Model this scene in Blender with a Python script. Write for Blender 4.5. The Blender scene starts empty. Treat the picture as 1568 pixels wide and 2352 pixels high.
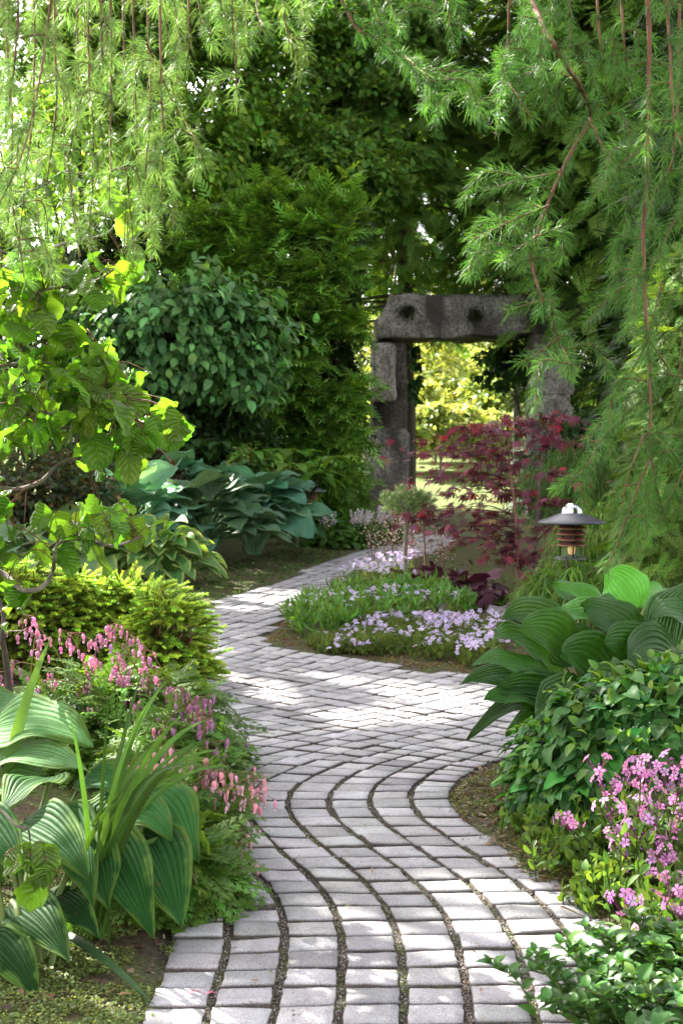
import bpy, math, numpy as np
from mathutils import Vector
# ---------------------------------------------------------------- camera, world, sun, exposure
sc = bpy.context.scene
COL = sc.collection
F = 3267.0; CAMH = 1.2; PITCH = math.atan(156 / F)
cam = bpy.data.objects.new('camera', bpy.data.cameras.new('camera')); COL.objects.link(cam)
cam.location = (0, 0, CAMH); cam.rotation_euler = (math.pi / 2 - PITCH, 0, 0)
cam.data.sensor_fit = 'VERTICAL'; cam.data.sensor_height = 36; cam.data.lens = 36 * F / 2352
cam.data.clip_start = 0.05; cam.data.clip_end = 900
cam.data.dof.use_dof = True; cam.data.dof.focus_distance = 4.6; cam.data.dof.aperture_fstop = 9.0
sc.camera = cam
SUN = np.array([-.50, .60, .62]); SUN /= np.linalg.norm(SUN)
w = bpy.data.worlds.new("World"); sc.world = w; w.use_nodes = True
nt = w.node_tree
sky = nt.nodes.new('ShaderNodeTexSky'); sky.sky_type = 'NISHITA'; sky.sun_disc = False
sky.sun_elevation = math.asin(SUN[2]); sky.sun_rotation = math.atan2(SUN[0], SUN[1])
sky.dust_density = 2.0
bw = nt.nodes.new('ShaderNodeRGBToBW'); nt.links.new(sky.outputs[0], bw.inputs[0])          # thin white cloud over the blue
cl = nt.nodes.new('ShaderNodeTexNoise'); cl.inputs['Scale'].default_value = 2.2; cl.inputs['Detail'].default_value = 5
cr_ = nt.nodes.new('ShaderNodeValToRGB'); cr_.color_ramp.elements[0].position = .25; cr_.color_ramp.elements[0].color = (.45, .45, .45, 1); cr_.color_ramp.elements[1].position = .6; cr_.color_ramp.elements[1].color = (.95, .95, .95, 1)
tcw = nt.nodes.new('ShaderNodeTexCoord'); nt.links.new(tcw.outputs[0], cl.inputs[0]); nt.links.new(cl.outputs[0], cr_.inputs[0])
wm = nt.nodes.new('ShaderNodeMix'); wm.data_type = 'RGBA'; wt = nt.nodes.new('ShaderNodeMix'); wt.data_type = 'RGBA'; wt.blend_type = 'MULTIPLY'; wt.inputs[0].default_value = 1; wt.inputs[7].default_value = (1.22, 1.16, 1.14, 1)
nt.links.new(bw.outputs[0], wt.inputs[6]); nt.links.new(cr_.outputs[0], wm.inputs[0]); nt.links.new(sky.outputs[0], wm.inputs[6]); nt.links.new(wt.outputs[2], wm.inputs[7])
nt.links.new(wm.outputs[2], nt.nodes['Background'].inputs[0]); nt.nodes['Background'].inputs[1].default_value = 0.15
sl = bpy.data.lights.new('sun', 'SUN'); sl.energy = 5.0; sl.angle = math.radians(.5); sl.color = (1, .95, .86)
so = bpy.data.objects.new('sun', sl); COL.objects.link(so)
so.rotation_euler = Vector(SUN).to_track_quat('Z', 'Y').to_euler(); so.location = (-10, 12, 14)
sc.view_settings.view_transform = 'Standard'; sc.view_settings.look = 'None'
sc.view_settings.exposure = 2.65; sc.view_settings.gamma = 1
sc.cycles.max_bounces = 6; sc.cycles.diffuse_bounces = 4; sc.cycles.transmission_bounces = 4
sc.cycles.transparent_max_bounces = 8; sc.cycles.use_denoising = True

# ---------------------------------------------------------------- helpers
def P(x, y, D):
    """world point seen at photo position (x, y) of a 1568 x 2352 frame, D metres out"""
    dx = (x - 784) / F; dy = (1176 - y) / F
    d = np.array([dx, math.cos(PITCH) + dy * math.sin(PITCH), -math.sin(PITCH) + dy * math.cos(PITCH)])
    return d * (D / d[1]) + np.array([0, 0, CAMH])
def G(x, y):
    dx = (x - 784) / F; dy = (1176 - y) / F
    d = np.array([dx, math.cos(PITCH) + dy * math.sin(PITCH), -math.sin(PITCH) + dy * math.cos(PITCH)])
    p = d * (-CAMH / d[2]); return np.array([p[0], p[1], 0.])
def rg(s): return np.random.default_rng(s)
def nrm(v): return v / np.maximum(np.linalg.norm(v, axis=-1, keepdims=True), 1e-9)
def A(*v): return np.array(v, float)
UP = A(0, 0, 1)
def _h(i, j, k, s):
    n = np.sin(i * 127.1 + j * 311.7 + k * 74.7 + s * 53.3) * 43758.5453
    return n - np.floor(n)
def vn(p, s=0):
    p = np.asarray(p, float); i = np.floor(p); f = p - i; f = f * f * (3 - 2 * f)
    r = 0
    for a in (0, 1):
        for b in (0, 1):
            for c in (0, 1):
                r = r + _h(i[..., 0] + a, i[..., 1] + b, i[..., 2] + c, s) * (f[..., 0] if a else 1 - f[..., 0]) * (f[..., 1] if b else 1 - f[..., 1]) * (f[..., 2] if c else 1 - f[..., 2])
    return r
def fbm(p, s=0, o=3):
    r = 0; a = .5
    for k in range(o): r = r + a * (vn(p * 2 ** k, s + k) - .5); a *= .5
    return r
def inpoly(pts, poly):
    x, y = pts[:, 0], pts[:, 1]; r = np.zeros(len(pts), bool); n = len(poly)
    for i in range(n):
        x1, y1 = poly[i]; x2, y2 = poly[(i + 1) % n]
        c = (y1 > y) != (y2 > y)
        with np.errstate(all='ignore'): r ^= c & (x < (x2 - x1) * (y - y1) / (y2 - y1 + 1e-12) + x1)
    return r
def pdist(pts, poly):
    d = np.full(len(pts), 1e9); n = len(poly)
    for i in range(n):
        a = np.array(poly[i]); b = np.array(poly[(i + 1) % n]); e = b - a
        t = np.clip(((pts - a) @ e) / max(e @ e, 1e-9), 0, 1)
        d = np.minimum(d, np.linalg.norm(pts - a - t[:, None] * e, axis=1))
    return d
class B:
    """collects pieces into ONE mesh, with a colour and leaf coordinates per vertex"""
    def __init__(s): s.V, s.Q, s.T, s.C, s.U, s.mq, s.mt, s.n = [], [], [], [], [], [], [], 0
    def add(s, V, Fs, C=(1, 1, 1), U=None, m=0):
        V = np.asarray(V, float).reshape(-1, 3); n = len(V)
        if n == 0: return
        s.V.append(V); s.C.append(np.broadcast_to(np.asarray(C, float), (n, 3)))
        s.U.append(np.zeros((n, 2)) if U is None else np.asarray(U, float))
        for f in (Fs if isinstance(Fs, (list, tuple)) else [Fs]):
            f = np.asarray(f, int)
            if len(f) == 0: continue
            if f.shape[1] == 4: s.Q.append(f + s.n); s.mq.append(np.full(len(f), m))
            else: s.T.append(f + s.n); s.mt.append(np.full(len(f), m))
        s.n += n
    def build(s, name, mats, parent=None, smooth=False):
        if not isinstance(mats, (list, tuple)): mats = [mats]
        V = np.concatenate(s.V); C = np.concatenate(s.C); U = np.concatenate(s.U)
        if parent is not None: V = V - ORG[parent.name]
        Q = np.concatenate(s.Q) if s.Q else np.zeros((0, 4), int); T = np.concatenate(s.T) if s.T else np.zeros((0, 3), int)
        me = bpy.data.meshes.new(name)
        me.vertices.add(len(V)); me.vertices.foreach_set('co', V.astype(np.float32).ravel())
        loops = np.concatenate([Q.ravel(), T.ravel()]).astype(np.int32)
        me.loops.add(len(loops)); me.loops.foreach_set('vertex_index', loops)
        st = np.concatenate([np.arange(len(Q)) * 4, len(Q) * 4 + np.arange(len(T)) * 3]).astype(np.int32)
        me.polygons.add(len(st)); me.polygons.foreach_set('loop_start', st)
        mi = np.concatenate(s.mq + s.mt).astype(np.int32); me.polygons.foreach_set('material_index', mi)
        if smooth: me.polygons.foreach_set('use_smooth', np.ones(len(st), bool))
        ca = me.attributes.new('col', 'FLOAT_COLOR', 'POINT')
        ca.data.foreach_set('color', np.concatenate([C, np.ones((len(C), 1))], 1).astype(np.float32).ravel())
        if np.any(U):
            ua = me.attributes.new('luv', 'FLOAT2', 'POINT'); ua.data.foreach_set('vector', U.astype(np.float32).ravel())
        for mm in mats: me.materials.append(mm)
        me.update(calc_edges=True); me.validate()
        o = bpy.data.objects.new(name, me); COL.objects.link(o)
        if parent is not None: o.parent = parent; ORG[o.name] = ORG[parent.name]
        else: ORG[o.name] = np.zeros(3)
        return o
ORG = {}
def tag(o, label=None, cat=None, group=None, kind=None):
    if label: o['label'] = label
    if cat: o['category'] = cat
    if group: o['group'] = group
    if kind: o['kind'] = kind
    return o
def thing(name, label, cat, loc, group=None):
    o = bpy.data.objects.new(name, None); COL.objects.link(o); o.location = [float(v) for v in loc]; o.empty_display_size = .1
    ORG[o.name] = np.asarray(loc, float); return tag(o, label, cat, group)
def frames(fwd, up):
    f = nrm(np.asarray(fwd, float)); x = np.cross(f, np.broadcast_to(up, f.shape)); bad = np.linalg.norm(x, axis=1) < 1e-4
    if bad.any(): x[bad] = np.cross(f[bad], A(.3, .8, .52))
    x = nrm(x); z = np.cross(x, f); return np.stack([x, f, z], axis=2)
def inst(b, T, pos, rot, sca, col, m=0):
    """copies of a small template (one leaf, one flower) as pattern inside one mesh"""
    V, Fs, sh, U = T; n = len(pos); k = len(V)
    if n == 0: return
    sca = np.asarray(sca, float); sca = np.broadcast_to(sca[..., None] if sca.ndim == 1 else sca, (n, 3))
    W = np.einsum('nij,nkj->nki', rot, V[None] * sca[:, None, :]) + np.asarray(pos)[:, None, :]
    C = np.broadcast_to(np.asarray(col, float), (n, 3))[:, None, :] * sh[None]
    off = (np.arange(n) * k)[:, None, None]
    b.add(W.reshape(-1, 3), [(f[None] + off).reshape(-1, f.shape[1]) for f in Fs], C.reshape(-1, 3), None if U is None else np.tile(U, (n, 1)), m)
def spl(pts, n):
    p = np.asarray(pts, float)
    if len(p) == 2: return p[0] + (p[1] - p[0]) * np.linspace(0, 1, n)[:, None]
    q = np.concatenate([[2 * p[0] - p[1]], p, [2 * p[-1] - p[-2]]])
    t = np.linspace(0, len(p) - 1 - 1e-6, n); i = t.astype(int); f = (t - i)[:, None]
    a, b, c, d = q[i], q[i + 1], q[i + 2], q[i + 3]
    return .5 * (2 * b + (c - a) * f + (2 * a - 5 * b + 4 * c - d) * f ** 2 + (3 * b - a - 3 * c + d) * f ** 3)
def tube(b, pts, r, sides=6, C=(1, 1, 1), m=0, cap=True):
    p = np.asarray(pts, float); n = len(p); r = np.broadcast_to(np.asarray(r, float), (n,))
    t = nrm(np.gradient(p, axis=0)); ref = A(.31, .17, .93) if abs(nrm(p[-1] - p[0])[2]) < .9 else A(.9, .4, .1)
    x = nrm(np.cross(t, ref)); y = np.cross(t, x); a = np.arange(sides) * 2 * math.pi / sides
    V = p[:, None] + r[:, None, None] * (np.cos(a)[None, :, None] * x[:, None] + np.sin(a)[None, :, None] * y[:, None])
    i, j = np.meshgrid(np.arange(n - 1), np.arange(sides), indexing='ij'); j2 = (j + 1) % sides
    Q = np.stack([i * sides + j, i * sides + j2, (i + 1) * sides + j2, (i + 1) * sides + j], -1).reshape(-1, 4)
    V = V.reshape(-1, 3)
    if cap:
        V = np.concatenate([V, p[-1:], p[:1]]); e = (n - 1) * sides; jj = np.arange(sides)
        T1 = np.stack([e + jj, e + (jj + 1) % sides, np.full(sides, n * sides)], -1)
        T2 = np.stack([(jj + 1) % sides, jj, np.full(sides, n * sides + 1)], -1); b.add(V, [Q, T1, T2], C, m=m)
    else: b.add(V, Q, C, m=m)
def lathe(b, prof, c, sides=32, C=(1, 1, 1), m=0):
    pr = np.asarray(prof, float); n = len(pr); a = np.arange(sides) * 2 * math.pi / sides
    V = np.stack([pr[:, 0][:, None] * np.cos(a), pr[:, 0][:, None] * np.sin(a), np.broadcast_to(pr[:, 1][:, None], (n, sides))], -1) + np.asarray(c)
    i, j = np.meshgrid(np.arange(n - 1), np.arange(sides), indexing='ij'); j2 = (j + 1) % sides
    b.add(V.reshape(-1, 3), np.stack([i * sides + j, i * sides + j2, (i + 1) * sides + j2, (i + 1) * sides + j], -1).reshape(-1, 4), C, m=m)
def outline(kind, t):
    if kind == 'heart': w = np.minimum(1, (t / .22 + .02)) ** .55 * np.clip(1 - ((t - .28) / .72).clip(0) ** 1.8, 0, 1)
    elif kind == 'ovate': w = np.clip(np.sin(math.pi * t ** .8), 0, 1) ** .8 * (1 - .25 * t)
    elif kind == 'strap': w = np.minimum(1, .6 + t * 2) * np.clip(1 - t ** 3.5, 0, 1)
    elif kind == 'round': w = np.clip(1 - np.abs(2 * t ** .85 - 1) ** 2.4, 0, 1) ** .5
    elif kind == 'ellip': w = np.clip(np.sin(math.pi * t), 0, 1) ** .8
    w = w / w.max(); w[-1] = .015; w[0] = max(w[0], .03); return w
def bez(b, Bs, Cs, Ts, Ns, wid, kind='ovate', nl=8, nw=6, fold=.15, wave=0., wfreq=3., crum=0., pucker=0., C=(.1, .2, .05), seed=0, m=0, serr=0.):
    """real leaves: curved from base to tip, folded on the midrib, waved and puckered"""
    Bs, Cs, Ts, Ns = [np.asarray(v, float).reshape(-1, 3) for v in (Bs, Cs, Ts, Ns)]; n = len(Bs); r = rg(seed + 11)
    wid = np.broadcast_to(np.asarray(wid, float), (n,)); t = np.linspace(0, 1, nl + 1); s = np.linspace(-1, 1, nw + 1)
    tt = t[None, :, None]
    c = (1 - tt) ** 2 * Bs[:, None] + 2 * tt * (1 - tt) * Cs[:, None] + tt ** 2 * Ts[:, None]
    tg = nrm(2 * (1 - tt) * (Cs - Bs)[:, None] + 2 * tt * (Ts - Cs)[:, None])
    lat = nrm(np.cross(tg, Ns[:, None])); no = np.cross(lat, tg)
    w = outline(kind, t)
    if serr: w = w * (1 + serr * (np.arange(nl + 1) % 2 * 2 - 1) * (t < .97))
    ww = w[None, :, None] * wid[:, None, None] * .5 * s[None, None, :]
    fo = np.broadcast_to(np.asarray(fold, float), (n,))[:, None, None]
    ph = r.uniform(0, 6.28, (n, 1, 1))
    z = np.abs(ww) * fo + wave * wid[:, None, None] * np.sin(t[None, :, None] * wfreq * 6.28 + ph + (s > 0)[None, None, :] * 1.7) * np.abs(s)[None, None, :] ** 1.5
    V = c[:, :, None] + lat[:, :, None] * ww[..., None] * math.cos(float(np.mean(fold))) + no[:, :, None] * z[..., None]
    if crum:
        q = V / (wid[:, None, None, None] * .42) + r.uniform(0, 50, (n, 1, 1, 3))
        V = V + no[:, :, None] * (fbm(q, 3, 2) * crum * wid[:, None, None])[..., None] + tg[:, :, None] * (fbm(q + 9, 5, 2) * crum * .5 * wid[:, None, None])[..., None]
    if pucker: V = V + no[:, :, None] * (pucker * wid[:, None, None] * np.cos(s * 9.4)[None, None, :] * np.sin(t * 3.1)[None, :, None])[..., None]
    k = (nl + 1) * (nw + 1); i, j = np.meshgrid(np.arange(nl), np.arange(nw), indexing='ij')
    Q = np.stack([i * (nw + 1) + j, i * (nw + 1) + j + 1, (i + 1) * (nw + 1) + j + 1, (i + 1) * (nw + 1) + j], -1).reshape(-1, 4)
    Q = (Q[None] + (np.arange(n) * k)[:, None, None]).reshape(-1, 4)
    U = np.tile(np.stack(np.broadcast_arrays(s[None, :], t[:, None]), -1).reshape(-1, 2), (n, 1)) + 1e-4
    C = np.broadcast_to(np.asarray(C, float), (n, 3)); b.add(V.reshape(-1, 3), Q, np.repeat(C, k, 0), U, m)
def vary(r, base, n, v=.2, hue=.12):
    c = np.asarray(base, float) * np.exp(r.normal(0, v, (n, 1))); c = c * np.exp(r.normal(0, hue, (n, 3)) * A(1, .3, .8)); return np.clip(c, .002, .9)

# ---------------------------------------------------------------- materials
def mat(name):
    m = bpy.data.materials.new(name); m.use_nodes = True; n = m.node_tree.nodes; l = m.node_tree.links
    return m, n, l, n['Principled BSDF']
def N(n, t, **k):
    o = n.new(t)
    for a, v in k.items():
        if a.startswith('i'): o.inputs[int(a[1:])].default_value = v
        else: setattr(o, a, v)
    return o
def mth(n, l, op, a, b=None, c=None):
    o = n.new('ShaderNodeMath'); o.operation = op
    for i, v in enumerate((a, b, c)):
        if v is None: continue
        if isinstance(v, (int, float)): o.inputs[i].default_value = v
        else: l.new(v, o.inputs[i])
    return o.outputs[0]
def mixc(n, l, f, a, b, bt='MIX'):
    o = n.new('ShaderNodeMix'); o.data_type = 'RGBA'; o.blend_type = bt
    for i, v in ((0, f), (6, a), (7, b)):
        if isinstance(v, (int, float)): o.inputs[i].default_value = v
        elif isinstance(v, tuple): o.inputs[i].default_value = (*v, 1)
        else: l.new(v, o.inputs[i])
    return o.outputs[2]
def ramp(n, l, f, stops):
    o = n.new('ShaderNodeValToRGB'); e = o.color_ramp.elements
    while len(e) < len(stops): e.new(.5)
    for i, (p, c) in enumerate(stops): e[i].position = p; e[i].color = (*c, 1) if isinstance(c, tuple) else (c, c, c, 1)
    l.new(f, o.inputs[0]); return o.outputs[0]
def leafmat(name, rough=.5, trans=.35, veins=None, nv=14, bump=.3, var=None, tmul=(1.7, 1.5, .5), spec=.22, vdark=.25):
    m, n, l, p = mat(name)
    ca = N(n, 'ShaderNodeAttribute', attribute_name='col').outputs[0]
    tc = N(n, 'ShaderNodeTexCoord').outputs[3]
    no = N(n, 'ShaderNodeTexNoise'); no.inputs['Scale'].default_value = 35; no.inputs['Detail'].default_value = 3; l.new(tc, no.inputs[0])
    c = mixc(n, l, .35, ca, ramp(n, l, no.outputs[0], [(.3, .45), (.7, 1.0)]), 'MULTIPLY')
    if veins or var:
        uv = N(n, 'ShaderNodeAttribute', attribute_name='luv').outputs[1]; sp = n.new('ShaderNodeSeparateXYZ'); l.new(uv, sp.inputs[0])
        u, t = sp.outputs[0], sp.outputs[1]; au = mth(n, l, 'ABSOLUTE', u)
    if var:
        n2 = N(n, 'ShaderNodeTexNoise'); n2.inputs['Scale'].default_value = 22; l.new(tc, n2.inputs[0])
        e = mth(n, l, 'ADD', au, mth(n, l, 'MULTIPLY', mth(n, l, 'SUBTRACT', n2.outputs[0], .5), var[3] if len(var) > 3 else .5))
        e2 = mth(n, l, 'ADD', e, mth(n, l, 'MULTIPLY', mth(n, l, 'POWER', t, 4.), .35))
        c = mixc(n, l, ramp(n, l, e2, [(var[1] - (var[2] if len(var) > 2 else .05), 0.), (var[1] + (var[2] if len(var) > 2 else .05), 1.)]), c, var[0])
    if veins:
        ph = mth(n, l, 'MULTIPLY', u, nv * 3.1416) if veins == 'para' else mth(n, l, 'MULTIPLY', mth(n, l, 'SUBTRACT', t, mth(n, l, 'MULTIPLY', au, .32)), nv * 6.2832)
        wv = mth(n, l, 'POWER', mth(n, l, 'ABSOLUTE', mth(n, l, 'COSINE', mth(n, l, 'MULTIPLY', ph, .5))), .55)
        mid = ramp(n, l, au, [(0., 0.), (.07, 1.)])
        hv = mth(n, l, 'MULTIPLY', wv, mid)
        c = mixc(n, l, mth(n, l, 'MULTIPLY', mth(n, l, 'SUBTRACT', 1., hv), vdark), c, mixc(n, l, 1., c, (1.7, 1.6, 1.3) if veins == 'pinn' else (.4, .45, .4), 'MULTIPLY'))
        bp = N(n, 'ShaderNodeBump'); bp.inputs['Strength'].default_value = bump; bp.inputs['Distance'].default_value = .006
        l.new(mth(n, l, 'ADD', hv, mth(n, l, 'MULTIPLY', no.outputs[0], .5)), bp.inputs['Height']); l.new(bp.outputs[0], p.inputs['Normal'])
    if veins == 'para':      # brown flecks and nibbled spots
        n3 = N(n, 'ShaderNodeTexNoise'); n3.inputs['Scale'].default_value = 48; n3.inputs['Detail'].default_value = 2; l.new(tc, n3.inputs[0])
        c = mixc(n, l, ramp(n, l, n3.outputs[0], [(.7, 0.), (.76, .8)]), c, (.1, .07, .025))
    l.new(c, p.inputs['Base Color']); p.inputs['Roughness'].default_value = rough; p.inputs['Specular IOR Level'].default_value = spec
    tr = N(n, 'ShaderNodeBsdfTranslucent'); l.new(mixc(n, l, 1., c, tmul, 'MULTIPLY'), tr.inputs[0])
    mx = N(n, 'ShaderNodeMixShader'); mx.inputs[0].default_value = trans
    l.new(p.outputs[0], mx.inputs[1]); l.new(tr.outputs[0], mx.inputs[2])
    l.new(mx.outputs[0], n['Material Output'].inputs[0]); return m
def barkmat(name, c1, c2, sc_=30., bump=.5):
    m, n, l, p = mat(name); tc = N(n, 'ShaderNodeTexCoord').outputs[3]
    mp = N(n, 'ShaderNodeMapping'); mp.inputs['Scale'].default_value = (1, 1, .25); l.new(tc, mp.inputs[0])
    no = N(n, 'ShaderNodeTexNoise'); no.inputs['Scale'].default_value = sc_; no.inputs['Detail'].default_value = 6; l.new(mp.outputs[0], no.inputs[0])
    l.new(ramp(n, l, no.outputs[0], [(.3, c1), (.7, c2)]), p.inputs['Base Color']); p.inputs['Roughness'].default_value = .85
    bp = N(n, 'ShaderNodeBump'); bp.inputs['Strength'].default_value = bump; bp.inputs['Distance'].default_value = .01
    l.new(no.outputs[0], bp.inputs['Height']); l.new(bp.outputs[0], p.inputs['Normal']); return m
def plain(name, c, rough=.5, metal=0., spec=.5):
    m, n, l, p = mat(name); tc = N(n, 'ShaderNodeTexCoord').outputs[3]
    no = N(n, 'ShaderNodeTexNoise'); no.inputs['Scale'].default_value = 40; no.inputs['Detail'].default_value = 4; l.new(tc, no.inputs[0])
    l.new(mixc(n, l, .4, c, ramp(n, l, no.outputs[0], [(.3, .55), (.7, 1.)]), 'MULTIPLY'), p.inputs['Base Color'])
    p.inputs['Roughness'].default_value = rough; p.inputs['Metallic'].default_value = metal; p.inputs['Specular IOR Level'].default_value = spec; return m
LEAF = leafmat('leaf_soft', .5, .35)
LEAFB = leafmat('leaf_backlit', .55, .5)
GLOSS = leafmat('leaf_gloss', .33, .25, spec=.28)
NEEDLE = leafmat('needle', .5, .36, tmul=(1.3, 1.4, .65), spec=.25)
FROND = leafmat('frond', .55, .3)
PETAL = leafmat('petal', .5, .4, tmul=(1.2, 1., 1.1))
HOSTA = leafmat('hosta_green', .36, .3, 'para', 11, .7, spec=.25, vdark=.2)
HOSTAB = leafmat('hosta_blue', .5, .22, 'para', 11, .7, spec=.22, tmul=(1.6, 1.5, .8))
HOSTAV = leafmat('hosta_margin', .42, .3, 'para', 14, .55, var=((.3, .38, .1), .76))
HOSTAY = leafmat('hosta_near', .55, .22, 'para', 11, .6, var=((.08, .15, .03), .86, .16, 1.3), spec=.06, vdark=.38)
HAZELM = leafmat('hazel_leaf', .32, .55, 'pinn', 7, .9, spec=.6, vdark=.25, tmul=(1.2, 1.5, .5))
RODG = leafmat('rodgersia_leaf', .5, .3, 'pinn', 8, .7)
BARK = barkmat('bark_dark', (.025, .018, .012), (.09, .07, .05))
BARKR = barkmat('bark_red', (.06, .025, .014), (.2, .095, .05), 60)
BARKG = barkmat('bark_grey', (.07, .055, .04), (.2, .17, .13), 50)
STEM = leafmat('stem', .5, .15)
# ---------------------------------------------------------------- ground, path
gY = [1.5, 2.0, 2.5, 2.9, 3.1, 3.3, 3.5, 3.7, 3.9, 4.1, 4.3, 4.5, 4.7, 4.9, 5.1, 5.3, 5.5, 5.8, 6.2, 6.6, 7., 7.5, 8., 9., 10., 12., 14., 18., 26.]
gX = [.16, .21, .25, .267, .275, .278, .27, .24, .183, .112, .04, -.022, -.048, -.03, .04, .15, .31, .60, 1.02, 1.42, 1.74, 2.06, 2.31, 2.7, 3.05, 3.65, 4.15, 5.1, 6.6]
_yy = np.linspace(1.5, 26, 600); _xx = np.interp(_yy, gY, gX)
for _ in range(3): _xx[1:-1] = (_xx[:-2] + 2 * _xx[1:-1] + _xx[2:]) / 4
def gcol(Y): return np.interp(Y, _yy, _xx)
PATHPX = [(250, 2700), (345, 2352), (372, 2250), (395, 2160), (400, 2085), (380, 1980), (330, 1850), (330, 1640), (400, 1470), (440, 1412), (500, 1385), (600, 1347), (700, 1313), (800, 1275), (860, 1252),
          (960, 1222), (1010, 1206), (1090, 1206), (1075, 1222), (1000, 1262), (900, 1300), (780, 1345), (660, 1405), (600, 1478), (700, 1500), (800, 1512), (960, 1540), (1080, 1552), (1250, 1575), (1500, 1600), (1620, 1640),
          (1500, 1690), (1330, 1715), (1200, 1738), (1110, 1765), (1050, 1800), (1020, 1832), (1035, 1865), (1095, 1925), (1200, 2010), (1300, 2088), (1440, 2165), (1500, 2260), (1530, 2352), (1560, 2700)]
PATH = [tuple(G(x, y)[:2]) for x, y in PATHPX]
def sstep(x, a, b): t = np.clip((x - a) / (b - a), 0, 1); return t * t * (3 - 2 * t)
def gz(X, Y):
    X = np.asarray(X, float); Y = np.asarray(Y, float)
    return np.maximum(Y - 24, 0) * .056
def bedz(pts):
    d = pdist(pts, PATH); ins = inpoly(pts, PATH); q = np.concatenate([pts, np.zeros((len(pts), 1))], 1)
    z = np.where(ins, -.005 - .0 * d, np.minimum(d * .5, .02) - .012 + sstep(d, .05, .8) * .05) + fbm(q * 6, 4, 3) * .02 * np.where(ins, .35, 1)
    z = z + fbm(q * 40, 9, 2) * .008
    return z + gz(pts[:, 0], pts[:, 1]), d, ins
def gp(x, y):
    p = G(x, y); z, _, _ = bedz(p[None, :2]); p[2] = z[0]; return p
# one sheet: fine near the camera, coarse to the horizon
def axis(a, b, s, far):
    c = np.arange(a, b + s / 2, s); o = b + np.cumsum(s * 1.35 ** np.arange(1, 60)); o = o[o < far]
    return c, np.append(o, far)
xa, xo = axis(-4.2, 4.2, .035, 420); xs = np.concatenate([-xo[::-1], xa, xo])
y0 = np.arange(1.6, 9, .035); y1 = 9 + np.cumsum(.04 * 1.006 ** np.arange(1, 170)); y1 = y1[y1 < 26]; yo = y1[-1] + np.cumsum(.2 * 1.25 ** np.arange(1, 60)); yo = yo[yo < 600]
ys = np.concatenate([[-300, -60, -10, 0, .8], y0, y1, yo, [600]])
XX, YY = np.meshgrid(xs, ys); pts = np.stack([XX.ravel(), YY.ravel()], 1)
zz, dd, ins = bedz(pts)
b = B(); nx, ny = len(xs), len(ys); i, j = np.meshgrid(np.arange(ny - 1), np.arange(nx - 1), indexing='ij')
Q = np.stack([i * nx + j, i * nx + j + 1, (i + 1) * nx + j + 1, (i + 1) * nx + j], -1).reshape(-1, 4)
moss = sstep(dd, 0, .1) * (1 - ins) ; far = sstep(pts[:, 1], 21, 25)
b.add(np.stack([pts[:, 0], pts[:, 1], zz], 1), Q, np.stack([moss, far, ins * 1.], 1))
m, n, l, p = mat('soil_and_moss'); tc = N(n, 'ShaderNodeTexCoord').outputs[3]
at = N(n, 'ShaderNodeAttribute', attribute_name='col').outputs[0]; sp = n.new('ShaderNodeSeparateColor'); l.new(at, sp.inputs[0])
def nz(s, d=5): o = N(n, 'ShaderNodeTexNoise'); o.inputs['Scale'].default_value = s; o.inputs['Detail'].default_value = d; l.new(tc, o.inputs[0]); return o.outputs[0]
grit = ramp(n, l, nz(170, 3), [(.34, (.02, .016, .012)), (.54, (.08, .062, .05)), (.72, (.26, .23, .2))])
soil = ramp(n, l, nz(60, 6), [(.3, (.03, .02, .013)), (.55, (.085, .058, .036)), (.75, (.16, .115, .07))])
mossc = ramp(n, l, nz(90, 4), [(.3, (.03, .045, .01)), (.6, (.085, .12, .025)), (.8, (.15, .18, .05))])
mo = ramp(n, l, nz(7, 5), [(.42, 0.), (.58, 1.)]); mo2 = ramp(n, l, nz(5, 6), [(.42, 0.), (.56, 1.)])
bed = mixc(n, l, mo, soil, mossc); joint = mixc(n, l, mth(n, l, 'MULTIPLY', mo2, .7), grit, mossc)
c = mixc(n, l, sp.outputs[0], joint, bed)
lawn = ramp(n, l, nz(30, 5), [(.3, (.07, .1, .02)), (.7, (.14, .17, .05))])
l.new(mixc(n, l, sp.outputs[1], c, lawn), p.inputs['Base Color']); p.inputs['Roughness'].default_value = .95; p.inputs['Specular IOR Level'].default_value = .15
bp = N(n, 'ShaderNodeBump'); bp.inputs['Strength'].default_value = .9; bp.inputs['Distance'].default_value = .012; l.new(nz(140, 4), bp.inputs['Height']); l.new(bp.outputs[0], p.inputs['Normal'])
tag(b.build('ground', m, smooth=True), kind='structure')
# paving: columns that all follow one S-curve
CW = .1375
def mrow(Y): return np.interp(Y, [0, 4.75, 5.2, 5.7, 6.4, 8, 9.5, 12, 30], [.03, .03, -.28, -.72, -.95, -.9, -.55, -.32, -.28])
rows = [1.7]
while rows[-1] < 19: rows.append(rows[-1] + np.interp(rows[-1], [0, 3, 4.9, 5.6, 6.3, 8, 9.5, 12, 20], [.106, .107, .113, .135, .155, .15, .135, .125, .125]))
rows = np.array(rows)
def solve(xoff, Yj):
    m_ = mrow(Yj); lo = Yj - 3.; hi = Yj + 3.
    for _ in range(40):
        md = (lo + hi) / 2; f = md - Yj - m_ * (xoff + gcol(md)); hi = np.where(f > 0, md, hi); lo = np.where(f > 0, lo, md)
    return (lo + hi) / 2
r = rg(5); b = B()
box = np.array([[0, 1, 2, 3], [0, 4, 5, 1], [1, 5, 6, 2], [2, 6, 7, 3], [3, 7, 4, 0]])
PV = []
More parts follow.
